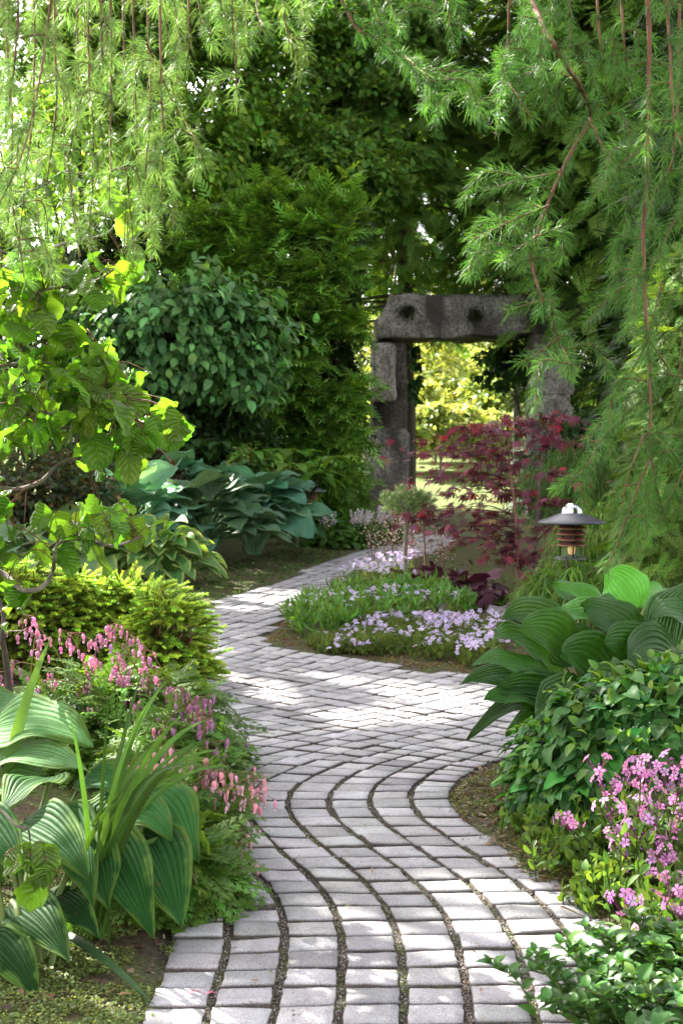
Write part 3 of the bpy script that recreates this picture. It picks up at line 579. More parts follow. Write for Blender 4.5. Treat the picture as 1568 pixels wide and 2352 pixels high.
conifer('feathery_conifer', 'dark conifer at the right edge behind the hanging larch', 'conifer', (3.6, 13.5, 0), .1, 6.5, 1.15, 3800, .34, (.025, .06, .014), 53, droop=.5, v=.3, pw=.5)
conifer('golden_cypress', 'golden-green cypress at the right edge behind the hanging larch shoots', 'conifer', (2.05, 8.1, 0), .45, 2.3, .45, 2600, .15, (.1, .18, .03), 54, droop=.45, v=.35, pw=.42)
conifer('feathery_conifer', 'tall mid-green conifer above the golden cypress', 'conifer', (3.1, 11.2, 0), 1.5, 6.2, 1.0, 3000, .3, (.03, .07, .016), 55, droop=.5, v=.3, pw=.5)
# leafy drooping branch shrub inside the gate opening on the right, and a vine on the left pillar
for nm, lab, cat, cx_, rad, nn_, col, sd in (('overhanging_shrub', 'dark leafy shrub hanging into the gate opening beside the right pillar', 'shrub', P(1165, 835, 23.3), (.5, .35, .42), 60, (.035, .09, .02), 61), ('climbing_vine', 'dark leafy vine hanging along the inner edge of the left gate pillar', 'vine', P(950, 870, 22.5), (.08, .1, .55), 14, (.03, .075, .018), 62), ('dark_shrub', 'dark low shrub at the foot of the right gate pillar', 'shrub', P(1330, 1040, 21), (.75, .5, .7), 60, (.03, .07, .018), 63)):
    bs = (cx_ if sd != 61 else P(1262, 830, 23.3)) * A(1, 1, 0); t = thing(nm, lab, cat, bs)
    tree_parts(t, bs, cx_, cx_, rad, nn_, 16, .13, col, sd, tp=T_OV, droop=.7, limbs=8, tr=.012 if sd == 62 else .03, spread=.35, shell=.1, name='foliage')
# ---------------------------------------------------------------- mid-distance beds
def hosta(name, label, base, n, R, H, L, W, col, mt, seed, face=None, group=None, kind='heart', wave=.05, low=.25, flower=False, arch=.3, cat='hosta', nl=9, nw=8, fold=.2, up=.35, pet=.006, drop=.25):
    """clump of arching big leaves on stalks"""
    r = rg(seed); base = np.asarray(base, float); t = thing(name, label, cat, base, group)
    i = np.arange(n); az = i * 2.39996 + r.normal(0, .25, n)
    if face is not None: az = face[0] + face[1] * (np.mod(i * .618034 + r.normal(0, .03, n), 1) - .5) * 2
    h = 1 - ((i + .5) / n) ** .9; h = np.clip(h + r.normal(0, .06, n), 0, 1)         # inner leaves stand higher
    o = np.stack([np.cos(az), np.sin(az), 0 * az], 1)
    Bs = base + o * (R * (.15 + .75 * (1 - h)))[:, None] + UP * (H * (low + (1 - low) * h) * .82)[:, None] + r.normal(0, .02, (n, 3))
    l_ = L * r.uniform(.75, 1.15, n); el = up * (h * 1.5 - .35) + r.normal(0, .12, n)
    Ts = Bs + o * (l_ * np.cos(el))[:, None] + UP * (l_ * np.sin(el) - l_ * drop)[:, None]
    Cs = (Bs + Ts) / 2 + UP * (l_ * arch)[:, None]
    Ns = nrm(UP + o * .2 + A(0, -.18, 0) + r.normal(0, .2, (n, 3)))
    b = B(); bez(b, Bs, Cs, Ts, Ns, W * l_ / L * r.uniform(.88, 1.1, n), kind, nl, nw, fold, wave, 1.6, pucker=.012, C=vary(r, col, n, .16, .1), seed=seed); b.build('foliage', mt, t, True)
    b = B()
    for k in range(n):
        s = base + o[k] * .05 * R + A(r.normal(0, .02), r.normal(0, .02), 0); mid = (s + Bs[k]) / 2 + UP * .12 * H - o[k] * .05 * R
        tube(b, spl([s - A(0, 0, .02), mid, Bs[k] + (Cs[k] - Bs[k]) * .08], 7), pet, 5, np.asarray(col) * A(1.5, 1.35, 1.1), cap=False)
    b.build('stalks', STEM, t, True); return t
HB = 'blue-green hostas along the left side of the path'
BL = (.16, .35, .2)
hosta('hosta', 'big blue-green hosta at the left end of the bed row, behind the striped one', gp(285, 1318), 50, .52, .88, .45, .37, BL, HOSTAB, 1, (-1.2, 2.1), HB, wave=.06, up=.42, drop=.06, arch=.2, low=.4)
hosta('hosta', 'big blue-green hosta with the highest round leaves, behind the middle of the bed row', gp(385, 1285), 54, .56, 1.02, .48, .4, BL, HOSTAB, 2, (-1.2, 2.1), HB, wave=.06, up=.42, drop=.06, arch=.2, low=.4)
hosta('hosta', 'blue-green hosta leaning over the mossy edge in the middle of the bed row', gp(470, 1308), 50, .52, .82, .44, .35, (.09, .18, .09), HOSTAB, 3, (-1.2, 2.1), HB, wave=.06, up=.42, drop=.06, arch=.2, low=.4)
hosta('hosta', 'dark blue-green hosta at the right end of the bed row beside the small dark lamp', gp(585, 1286), 52, .54, .86, .45, .36, (.11, .26, .15), HOSTAB, 4, (-1.2, 2.1), HB, wave=.06, up=.42, drop=.06, arch=.2, low=.4)
hosta('striped_hosta', 'hosta with cream-edged green leaves at the foot of the blue-green ones', gp(372, 1352), 60, .36, .5, .28, .17, (.1, .24, .06), HOSTAV, 5, (-1.4, 2.2), 'cream-edged hostas', wave=.06, kind='ovate', fold=.35)
hosta('striped_hosta', 'pale cream-edged hosta catching sun behind the dwarf spruce', gp(190, 1352), 30, .42, .6, .42, .28, (.17, .3, .13), HOSTAV, 6, (-1.4, 2.4), 'cream-edged hostas', wave=.05)
hosta('hosta', 'pale blue hosta with broad sunlit leaves at the left edge behind the spruce', gp(95, 1345), 24, .55, .56, .44, .34, (.2, .33, .18), HOSTAB, 7, (-1.3, 2.4), HB, wave=.05)
hosta('hosta', 'small blue-green hosta at the far left edge under the hazel', gp(-40, 1335), 16, .45, .5, .4, .3, (.11, .2, .1), HOSTAB, 8, (-1.0, 2.4), HB)
# iris-like blades behind
r = rg(12); t = thing('iris_clump', 'clump of grey-green sword leaves behind the pale hosta', 'iris', gp(215, 1300)); b = B(); n_ = 46
bs = gp(215, 1300) + r.normal(0, 1, (n_, 3)) * A(.42, .12, 0); d = A(0, 0, 1) + r.normal(0, .16, (n_, 3)) * A(1, 1, 0); L = r.uniform(.4, .62, n_)[:, None]
bez(b, bs, bs + d * L * .6, bs + d * L + r.normal(0, .05, (n_, 3)), np.tile(A(0, -1, .1), (n_, 1)), .035, 'strap', 6, 2, .1, C=vary(r, (.1, .19, .08), n_), seed=4); b.build('foliage', LEAF, t, True)
# rodgersia
r = rg(14); pb = gp(665, 1262); t = thing('rodgersia', 'rodgersia with big fan-shaped bright green leaves against the dark hedge', 'rodgersia', pb); b = B(); bst = B()
for k in range(15):
    hc = P(r.uniform(540, 775), r.uniform(1035, 1115), 15.4 + r.uniform(-.3, .6)); tube(bst, spl([pb + A(r.normal(0, .12), r.normal(0, .1), -.02), (pb + hc) / 2 + A(0, .1, .1), hc], 7), .01, 5, (.1, .13, .05), cap=False)
    tilt = r.normal(0, .18, 2)
    for q in range(6):
        a = q * 1.047 + r.normal(0, .1); o = A(math.cos(a), math.sin(a), 0); L = r.uniform(.24, .34); T_ = hc + o * L + UP * (-.16 * L * 3 * .5 + tilt @ o[:2] * L)
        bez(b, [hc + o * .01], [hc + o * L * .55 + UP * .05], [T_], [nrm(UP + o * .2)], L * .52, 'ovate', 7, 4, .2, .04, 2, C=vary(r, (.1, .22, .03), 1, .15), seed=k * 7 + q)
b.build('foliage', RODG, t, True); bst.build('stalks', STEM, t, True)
r = rg(15); pb = gp(415, 1235); t = thing('rodgersia', 'small dark fan-leaved rodgersia in the shade below the viburnum', 'rodgersia', pb); b = B(); bst = B()
for k in range(8):
    hc = P(r.uniform(360, 520), r.uniform(1000, 1050), 15.3 + r.uniform(-.2, .5)); tube(bst, spl([pb, (pb + hc) / 2 + A(0, .1, .1), hc], 7), .01, 5, (.06, .08, .03), cap=False)
    for q in range(6):
        a = q * 1.047 + r.normal(0, .1); o = A(math.cos(a), math.sin(a), 0); L = r.uniform(.24, .34)
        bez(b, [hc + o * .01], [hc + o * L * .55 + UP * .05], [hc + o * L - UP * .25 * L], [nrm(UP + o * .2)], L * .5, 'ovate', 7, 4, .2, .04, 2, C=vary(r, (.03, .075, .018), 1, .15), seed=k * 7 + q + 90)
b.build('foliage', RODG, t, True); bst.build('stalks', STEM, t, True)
# tiarella: leaves and white bottle-brush flowers
T_BLOB = tpl([(0, 0, 1), (1, 0, 0), (0, 1, 0), (-1, 0, 0), (0, -1, 0), (0, 0, -1)], F3=[(0, 1, 2), (0, 2, 3), (0, 3, 4), (0, 4, 1), (5, 2, 1), (5, 3, 2), (5, 4, 3), (5, 1, 4)])
def mound(b, c, rad, n, leaf, col, seed, tp, v=.25, low=0., fdrop=.25, upm=.7):
    r = rg(seed); d = nrm(r.normal(0, 1, (n, 3))); d[:, 2] = np.abs(d[:, 2]) * (1 - low) - low * r.random(n); q = r.uniform(.72, 1.06, n) * (1 + .3 * fbm(d * 3, seed % 9, 2))
    pos = np.asarray(c) + d * q[:, None] * np.asarray(rad); f = nrm(d * A(1, 1, .3) + r.normal(0, .35, (n, 3)) - UP * fdrop); up = nrm(d * .5 + UP * upm + r.normal(0, .25, (n, 3)))
    inst(b, tp, pos, frames(f, up), leaf * r.uniform(.65, 1.2, n), vary(r, col, n, v)); return pos
for i, (px, py, lab) in enumerate(((765, 1264, 'white-spiked foamflower clump nearest the blue hostas'), (815, 1260, 'white-spiked foamflower clump in the middle of the drift'), (868, 1252, 'white-spiked foamflower clump at the foot of the left gate pillar'))):
    r = rg(150 + i); c = gp(px, py); t = thing('foamflower', lab, 'foamflower', c, 'white foamflowers before the gate'); b = B()
    mound(b, c + A(0, .1, .05), (.3, .3, .26), 260, .1, (.06, .15, .02), 160 + i, T_ROUND); b.build('foliage', LEAF, t)
    for k in range(9):
        s = c + A(r.normal(0, .17), r.normal(0, .1), .22); e = s + A(r.normal(0, .03), -.03, r.uniform(.14, .26)); b = B(); tube(b, spl([s, (s + e) / 2, e], 4), .003, 4, (.2, .16, .1), cap=False)
        q = s + (e - s) * r.uniform(.3, 1.05, (60, 1)); q = q + r.normal(0, 1, (60, 3)) * .022 * (1.15 - (q - s) @ UP / max((e - s)[2], .01))[:, None].clip(.2, 1)
        inst(b, T_BLOB, q, frames(r.normal(0, 1, (60, 3)), UP), r.uniform(.006, .013, 60), vary(r, (.8, .77, .76), 60, .08, .03)); b.build('flower_spike', PETAL, t)
# maroon and green low shrubs at the far left
for i, (px, py, D, rad, col, lab) in enumerate(((60, 1120, 12.2, (.95, .5, .42), (.05, .06, .022), 'low dark maroon-green shrub under the hazel at the left edge'), (260, 1090, 14.6, (.8, .5, .36), (.06, .05, .022), 'low reddish-leaved shrub behind the iris blades'), (330, 1150, 14, (.5, .4, .3), (.055, .075, .02), 'low mixed-leaved shrub just left of the blue hostas'), (560, 1095, 15.2, (.3, .3, .3), (.1, .19, .04), 'light green ferny shrub poking out among the blue hostas'))):
    c = P(px, py, D); t = thing('low_shrub', lab, 'shrub', c * A(1, 1, 0), 'low shrubs behind the left bed')
    tree_parts(t, c * A(1, 1, 0), c, c, rad, 110, 34, .07, col, 170 + i, limbs=10, tr=.015, spread=.35, shell=.1, hue=.4, name='foliage')
# background shade shrubs filling behind viburnum and far left
for i, (px, py, D, rad, col, lab) in enumerate(((70, 900, 16, (1.5, .6, 1.2), (.035, .08, .02), 'dark green shrub behind the hazel at the left edge'), (440, 1000, 16.6, (1.0, .3, .7), (.025, .06, .014), 'dark leafy shrub in the shadow below the round-leaved shrub'), (-60, 700, 18, (1.6, .8, 1.6), (.04, .09, .02), 'tall dark shrub at the left edge behind the hazel'))):
    c = P(px, py, D); t = thing('dark_shrub', lab, 'shrub', c * A(1, 1, 0)); tree_parts(t, c * A(1, 1, 0), c, c, rad, 110, 34, .1, col, 180 + i, limbs=14, tr=.04, spread=.33, shell=.1, name='foliage')
# round-leaved shrub before the hedge
c = P(390, 772, 16.2); t = thing('viburnum', 'rounded shrub with drooping round blue-green leaves before the dark hedge', 'shrub', c * A(1, 1, 0))
r = rg(190); d = nrm(r.normal(0, 1, (900, 3))); d = d[(d[:, 1] < .5)]; k = len(d); d = d[vn(d * 3. + 3, 4) > .42]; k = len(d); cc = c + d * A(1.32, .6, .62) * (.5 + .5 * r.random((k, 1)) ** .4) * (1 + 2.1 * fbm(d * 3.2, 4, 2))[:, None] + A(.0, 0, -.16) * np.abs(d[:, :1])
per = 13; pos = np.repeat(cc, per, 0) + r.normal(0, .09, (k * per, 3)); n_ = len(pos); out = nrm(pos - c) * A(1, 1, .3)
f = nrm(out * .6 + r.normal(0, .5, (n_, 3)) - UP * .55); up = nrm(out * .6 + UP * .8 + r.normal(0, .25, (n_, 3)))
b = B(); inst(b, T_OV, pos, frames(f, up), .14 * r.uniform(.6, 1.3, n_), vary(r, (.1, .23, .075), n_, .42)); b.build('foliage', LEAF, t, True); b = B()
for i in range(2): x = A(.3 + .25 * i, 1.1, 0); tube(b, spl([c * A(1, 1, 0) + x - UP * .1, c * A(1, 1, .5) + x * .8, c + x * .2], 10), np.linspace(.02, .01, 10), 7)
for i in r.permutation(k)[:45]: s = c + r.normal(0, .1, 3); tube(b, spl([s, (s + cc[i]) / 2 + UP * .15, cc[i]], 7), np.linspace(.013, .004, 7), 5)
b.build('stems', BARK, t)
# ---------------------------------------------------------------- garden lamps
black = plain('black_metal', (.018, .018, .022), .35, .6); blackh = plain('lamp_hat_paint', (.085, .085, .1), .4, .2); copper = plain('copper_ring', (.24, .105, .07), .4, .7); chrome = plain('chrome', (.75, .76, .8), .1, 1.)
gm, n, l, p = mat('lamp_glass'); p.inputs['Base Color'].default_value = (.75, .85, .72, 1); p.inputs['Roughness'].default_value = .05; p.inputs['Transmission Weight'].default_value = .95; p.inputs['IOR'].default_value = 1.1
em, n, l, p = mat('bulb_glow'); p.inputs['Base Color'].default_value = (.9, .6, .35, 1); p.inputs['Emission Color'].default_value = (1, .5, .2, 1); p.inputs['Emission Strength'].default_value = .1
def lamp(label, base, htop, s, with_dome=True):
    t = thing('garden_lamp', label, 'lamp', base); base = np.asarray(base, float); z = htop
    b = B(); lathe(b, [(.0, 0), (.055 * s, 0), (.055 * s, .015), (.024 * s, .03), (.024 * s, z - .34 * s), (.06 * s, z - .325 * s), (.075 * s, z - .30 * s), (.0, z - .30 * s)], base); b.build('post', black, t, True)
    b = B(); lathe(b, [(.0, z - .283 * s), (.088 * s, z - .283 * s), (.1 * s, z - .277 * s), (.1 * s, z - .266 * s), (.085 * s, z - .259 * s), (0, z - .259 * s)], base); b.build('lower_plate', blackh, t)
    b = B(); lathe(b, [(.056 * s, z - .258 * s), (.056 * s, z - .065 * s)], base); lathe(b, [(.052 * s, z - .065 * s), (.052 * s, z - .258 * s)], base); b.build('glass', gm, t, True)
    b = B(); lathe(b, [(0, z - .25 * s), (.019 * s, z - .245 * s), (.023 * s, z - .22 * s), (.02 * s, z - .185 * s), (0, z - .175 * s)], base, 16); b.build('bulb', em, t, True)
    for k in range(4):
        zz_ = z - (.085 + .033 * k) * s; b = B(); lathe(b, [(.06 * s, zz_ + .012 * s), (.086 * s, zz_ - .004 * s), (.09 * s, zz_ - .012 * s), (.084 * s, zz_ - .012 * s), (.06 * s, zz_ + .005 * s), (.06 * s, zz_ + .012 * s)], base); b.build('louvre', copper, t, True)
    for k in range(3): a = k * 2.09 + .5; b = B(); q = base + A(math.cos(a) * .072 * s, math.sin(a) * .072 * s, 0); tube(b, [q + UP * (z - .27 * s), q + UP * (z - .05 * s)], .004 * s, 6); b.build('rod', black, t)
    b = B(); lathe(b, [(.0, z - .06 * s), (.196 * s, z - .062 * s), (.2 * s, z - .057 * s), (.196 * s, z - .051 * s), (.14 * s, z - .033 * s), (.09 * s, z - .012 * s), (.06 * s, z), (0, z)], base, 48); b.build('hat', blackh, t, True)
    b = B(); lathe(b, [(.064 * s, z - .003)] + [(.062 * s * math.cos(a), z + .058 * s * math.sin(a)) for a in np.linspace(.05, 1.57, 9)], base, 32); b.build('dome', chrome if with_dome else blackh, t, True)
lb = gp(1310, 1455); lamp('black mushroom-shaped garden lamp with copper rings and a chrome knob on the right', lb, .705, 1.07)
lamp('small dark garden lamp with a flat hat among the blue hostas on the left', gp(712, 1258), P(712, 1128, G(712, 1258)[1])[2], .95, False)
# ---------------------------------------------------------------- island bed on the right of the path
# thread-leaf cypress: hanging strings
def threads(b, c, rad, n, L, col, seed, w=.006):
    r = rg(seed); c = np.asarray(c, float); rad = np.asarray(rad, float); d = nrm(r.normal(0, 1, (n, 3))); d[:, 2] = np.abs(d[:, 2]) * .9 - .1
    s = c + d * rad * r.uniform(.35, .95, (n, 1)); o = nrm(d * A(1, 1, .1) + r.normal(0, .3, (n, 3))); LL = L * r.uniform(.5, 1.1, (n, 1)); e = s + o * LL * .55 - UP * LL * .75; m_ = s + o * LL * .45 + UP * LL * .12
    cl = vary(r, col, n, .3); bez(b, s, m_, e, nrm(o + UP * .5 + r.normal(0, .3, (n, 3))), w * r.uniform(.8, 1.5, n), 'strap', 5, 1, 0, C=cl, seed=seed)
    for k in range(5):
        t_ = r.uniform(.25, .95, (n, 1)); p0 = (1 - t_) ** 2 * s + 2 * t_ * (1 - t_) * m_ + t_ ** 2 * e; d2 = nrm(e - m_ + r.normal(0, .45, (n, 3)) * LL); bez(b, p0, p0 + d2 * LL * .14, p0 + d2 * LL * .3 - UP * LL * .06, nrm(o + UP + r.normal(0, .3, (n, 3))), w * .85, 'strap', 2, 1, 0, C=cl * 1.15, seed=seed + k)
for i, (px, py, D, rad, nn_, lab) in enumerate(((1320, 1362, 8.7, (.34, .2, .27), 480, 'low thread-leaf cypress hiding the foot of the garden lamp'), (1435, 1270, 9.6, (.52, .45, .52), 900, 'bushy thread-leaf cypress right behind the garden lamp'), (1255, 1420, 9.7, (.38, .3, .3), 560, 'low thread-leaf cypress left of the lamp post'), (1560, 1180, 10.2, (.55, .5, .65), 700, 'taller thread-leaf cypress at the right edge behind the lamp'), (1330, 1130, 11.5, (.55, .5, .55), 700, 'dark thread-leaf cypress between the maple and the lamp'))):
    c = P(px, py, D); t = thing('thread_cypress', lab, 'cypress', c * A(1, 1, 0), 'thread-leaf cypresses around the lamp'); b = B(); threads(b, c, rad, nn_, .34, (.1, .2, .028) if i != 4 else (.065, .14, .028), 210 + i, .0075); b.build('foliage', LEAF, t)
    b = B(); r = rg(i)
    for k in range(14): e = c + r.normal(0, .5, 3) * np.array(rad); tube(b, spl([c * A(1, 1, 0) - UP * .05, c * A(1, 1, .5) + r.normal(0, .05, 3), e], 7), np.linspace(.02, .005, 7), 5)
    b.build('stems', BARK, t)
# red maple
def palmate():
    V, T, S = [(0, 0, 0)], [], [(1, 1, 1)]
    for a, L in ((-2.0, .42), (-1.25, .72), (-.6, .95), (0, 1.05), (.6, .95), (1.25, .72), (2.0, .42)):
        d = A(math.sin(a), math.cos(a), 0); x = A(d[1], -d[0], 0); k = len(V)
        V += [tuple(d * L * .45 + x * .125 * L - UP * .02), tuple(d * L * .45 - x * .125 * L - UP * .02), tuple(d * L - UP * .18 * L), tuple(d * L * .45 + UP * .03)]; S += [(1, 1, 1)] * 4
        T += [(0, k, k + 3), (0, k + 3, k + 1), (k, k + 2, k + 3), (k + 3, k + 2, k + 1)]
    return tpl(V, F3=T, sh=S)
T_PALM = palmate()
r = rg(220); mb = gp(1175, 1400); mb[1] = 10.7; mb[0] = P(1190, 1300, 10.7)[0]
t = thing('red_maple', 'small Japanese maple with layered wine-red leaves in front of the gate', 'maple', mb); b = B(); lp, lo_ = [], []
tr1 = spl([mb - UP * .05, P(1185, 1200, 10.7), P(1172, 1100, 10.75), P(1165, 985, 10.8)], 16); tube(b, tr1, np.linspace(.016, .006, 16), 7, (.3, .15, .12))
tr2 = spl([mb + A(.1, .1, -.05), P(1232, 1220, 10.9), P(1240, 1080, 11), P(1262, 975, 11)], 16); tube(b, tr2, np.linspace(.014, .005, 16), 7, (.2, .12, .12))
pads = [((1165, 990), 1000, 1000), ((1168, 1030), 935, 1050), ((1170, 1060), 1020, 1035), ((1180, 1120), 960, 1100), ((1180, 1150), 1050, 1140), ((1187, 1220), 1080, 1200), ((1170, 1000), 1080, 1000), ((1172, 1060), 985, 1045), ((1180, 1110), 1040, 1090), ((1187, 1200), 985, 1175), ((1187, 1250), 1010, 1250), ((1240, 1000), 1180, 960), ((1165, 985), 1150, 975), ((1260, 975), 1330, 965), ((1255, 990), 1225, 955), ((1170, 1040), 960, 1020), ((1168, 1030), 1060, 985), ((1240, 1040), 1320, 1020), ((1175, 1080), 1000, 1075), ((1172, 1070), 1090, 1045), ((1240, 1090), 1330, 1100), ((1180, 1130), 1010, 1130), ((1182, 1140), 1110, 1110), ((1185, 1180), 900, 1185), ((1185, 1190), 1070, 1165), ((1235, 1160), 1290, 1150), ((1187, 1230), 1040, 1210), ((1187, 1240), 1120, 1235), ((1235, 1240), 1290, 1215), ((1190, 1290), 1100, 1280), ((1192, 1300), 1240, 1285), ((1190, 1270), 1180, 1260), ((1185, 1150), 1180, 1140), ((1175, 1090), 1180, 1085), ((1240, 1010), 1270, 1010), ((1190, 1330), 1240, 1340), ((1186, 1210), 960, 1235)]
for (a, ex, ey) in pads:
    s = P(a[0], a[1], 10.75); e = P(ex, ey, 10.7 + r.uniform(-.35, .45)); br = spl([s, (s + e) / 2 + UP * .05, e], 8); tube(b, br, np.linspace(.006, .002, 8), 5, (.16, .06, .07))
    for k in range(23):
        q = br[min(7, int(8 * r.random() ** .8))] + r.normal(0, 1, 3) * A(.1, .14, .025) + A(0, 0, -.01); lp.append(q); lo_.append(nrm(q - s + r.normal(0, .15, 3)))
b.build('trunk', STEM, t, True); lp = np.array(lp); n_ = len(lp); f = nrm(np.array(lo_) * A(1, 1, .2) + r.normal(0, .45, (n_, 3)) - UP * .45)
cr = vary(r, (.13, .036, .058), n_, .45); red = r.random(n_) < .08; cr[red] = vary(r, (.3, .05, .065), int(red.sum()), .25)
gr = r.random(n_) < .1; cr[gr] = vary(r, (.13, .1, .035), int(gr.sum()), .3)
b = B(); inst(b, T_PALM, lp, frames(f, nrm(UP + r.normal(0, .3, (n_, 3)))), .074 * r.uniform(.7, 1.2, n_), cr); b.build('crown', leafmat('maple_leaf', .42, .35, tmul=(2., .9, 1.1)), t)
r = rg(221)
# dwarf pine on a stem
tb = gp(940, 1372); tb[0], tb[1] = P(935, 1300, 11.3)[:2]; t = thing('standard_dwarf_pine', 'tiny grey-green pine grafted as a flat-topped head on a thin bare stem', 'pine', tb)
hd = P(935, 1152, 11.3); b = B(); tube(b, spl([tb - UP * .05, P(930, 1280, 11.3), P(934, 1180, 11.3), hd], 10), .018, 8, (1.5, 1.4, 1.2)); b.build('stem', BARKG, t)
def needles(b, p0, d, L, w, col, curl=None):
    n = len(p0); s = nrm(np.cross(d, rg(n).normal(0, 1, (n, 3)))); L = L[:, None] if np.ndim(L) else L; cu = 0 if curl is None else curl
    m_ = p0 + d * L * .55; e = p0 + d * L + cu * L * .22; m_ = m_ - cu * L * .03
    V = np.stack([p0 - s * w * .4, p0 + s * w * .4, m_ + s * w * .5, m_ - s * w * .5, e + s * w * .18, e - s * w * .18], 1).reshape(-1, 3)
    k = np.arange(n)[:, None] * 6; b.add(V, np.concatenate([k + A(0, 1, 2, 3).astype(int), k + A(3, 2, 4, 5).astype(int)]), np.repeat(np.broadcast_to(col, (n, 3)), 6, 0))
n_ = 190; d = nrm(r.normal(0, 1, (n_, 3)) + UP * .35); tips = hd + d * A(.225, .2, .115) * r.uniform(.55, 1.05, (n_, 1)); b = B()
p0 = np.repeat(tips, 34, 0) - np.repeat(nrm(d + UP * .5), 34, 0) * r.uniform(0, .06, (n_ * 34, 1)); dd_ = nrm(np.repeat(nrm(d + UP * .6), 34, 0) + r.normal(0, .55, (n_ * 34, 3))); needles(b, p0, dd_, r.uniform(.03, .055, n_ * 34), .004, vary(r, (.27, .36, .17), n_ * 34, .25))
tp2 = tips[d[:, 2] > .15]; inst(b, T_BLOB, tp2 + UP * .015, frames(np.tile(A(.1, 0, 1), (len(tp2), 1)), A(0, 1, 0)), np.tile(A(.006, .02, .006), (len(tp2), 1)), (.62, .6, .42)); b.build('crown', NEEDLE, t)
tb2 = gp(975, 1366); t = thing('thin_sapling', 'thin reddish bare stem beside the grafted pine', 'sapling', tb2); b = B(); tube(b, spl([tb2 - UP * .05, P(975, 1270, 11.4), P(970, 1170, 11.4)], 8), np.linspace(.009, .005, 8), 6); b.build('stem', BARKR, t)
b = B(); q = P(968, 1190, 11.4) + r.normal(0, 1, (40, 3)) * A(.1, .1, .05); inst(b, T_PALM, q, frames(r.normal(0, 1, (40, 3)) - UP * .4, UP), .07, vary(r, (.1, .015, .03), 40)); b.build('foliage', LEAF, t)
# coral bells: purple leaves, and airy flower stems
def lobed():
    V, T = [(0, 0, .02)], []; n = 20
    for k in range(n): a = -2.75 + 5.5 * k / (n - 1); R_ = .55 * (1 + .12 * math.cos(k * 2.09)) * (1 + .1 * math.cos(a)); V.append((R_ * math.sin(a), .15 + R_ * math.cos(a), .06 * math.sin(k * 1.9) - .1 * R_))
    for k in range(1, n): T.append((0, k + 1, k))
    return tpl(V, F3=T)
T_LOB = lobed()
for i, (px, py, D, R_, nn_, lab) in enumerate(((1130, 1440, 8.9, .26, 46, 'purple-leaved coral bells nearest the green hosta'), (1060, 1370, 10, .3, 44, 'dark maroon coral bells at the foot of the maple'), (985, 1345, 10.8, .2, 22, 'deep wine-coloured coral bells by the pine stem'), (1200, 1440, 9.3, .22, 26, 'dusky coral bells half hidden under the thread-leaf cypress'))):
    r = rg(230 + i); c = P(px, py, D); bs = c * A(1, 1, 0); t = thing('coral_bells', lab, 'coral bells', bs, 'purple coral bells in the island bed'); d = nrm(r.normal(0, 1, (nn_, 3)) + UP * .2 - A(0, .3, 0)); pos = c + d * A(R_, R_, .15)
    b = B(); inst(b, T_LOB, pos, frames(nrm(d * A(1, 1, 0) + r.normal(0, .3, (nn_, 3)) - UP * .2), nrm(UP + d * .5 - A(0, .2, 0))), .19 * r.uniform(.6, 1.15, nn_), vary(r, [(.1, .068, .085), (.07, .03, .04), (.05, .008, .014), (.085, .06, .07)][i], nn_, .2)); b.build('foliage', leafmat('coral_bells_leaf', .33, .15, tmul=(2, .7, .9), spec=.6) if i == 0 else bpy.data.materials['coral_bells_leaf'], t)
    b = B()
    for q in pos: tube(b, spl([bs + r.normal(0, .03, 3) * A(1, 1, 0), (bs + q) / 2 + UP * .03, q], 4), .003, 4, (.2, .08, .07), cap=False)
    b.build('stalks', STEM, t)
for i, (x0, x1, lab) in enumerate(((835, 930, 'airy haze of tiny white flowers on thin stems left of the pine stem'), (930, 1030, 'airy haze of tiny white flowers on thin stems right of the pine stem'))):
    r = rg(240 + i); t = thing('flowering_coral_bells', lab, 'flowers', gp((x0 + x1) / 2, 1350), 'airy white flower sprays'); 
    for k in range(15):
        px = r.uniform(x0, x1); s = gp(px + r.normal(0, 8), 1350 + r.uniform(-15, 10)); s[1] = 12. + r.uniform(-.4, .6); e = P(px + r.normal(0, 14), r.uniform(1185, 1260), s[1]); b = B(); st = spl([s, (s + e) / 2 + r.normal(0, .02, 3), e], 8); tube(b, st, .0028, 4, (.25, .17, .12), cap=False)
        q = st[r.integers(4, 8, 26)] + r.normal(0, 1, (26, 3)) * A(.04, .04, .05); inst(b, T_BLOB, q, frames(r.normal(0, 1, (26, 3)), UP), r.uniform(.004, .0085, 26), vary(r, (.75, .62, .52), 26, .15, .06)); b.build('flower_stem', PETAL, t)
# green upright shoots
def shoots(b, pos, r, L, col, per=9, lf=.06, tp=T_LANCE):
    n = len(pos); hgt = L * r.uniform(.6, 1.15, n); ln = r.normal(0, .18, (n, 3)) * A(1, 1, 0) + UP; e = pos + ln * hgt[:, None]
    for k in range(n): tube(b, [pos[k], e[k]], .0022, 3, np.asarray(col) * .8, cap=False)
    tt_ = r.uniform(.25, 1., (n, per, 1)); p = (pos[:, None] + (e - pos)[:, None] * tt_).reshape(-1, 3); f = nrm(r.normal(0, .55, (n * per, 3)) * A(1, 1, .3) + UP * .75)
    inst(b, tp, p, frames(f, r.normal(0, 1, (n * per, 3))), lf * r.uniform(.7, 1.2, n * per), vary(r, col, n * per, .22))
def ptpoly(r, poly, n):
    poly = np.array(poly, float); q = poly.min(0) + (poly.max(0) - poly.min(0)) * r.random((n * 6, 2)); q = q[inpoly(q, [tuple(v) for v in poly])][:n]; return q
def groundpts(r, poly, n):
    q = ptpoly(r, [tuple(G(*v)[:2]) for v in poly], n); return np.concatenate([q, bedz(q)[0][:, None]], 1)
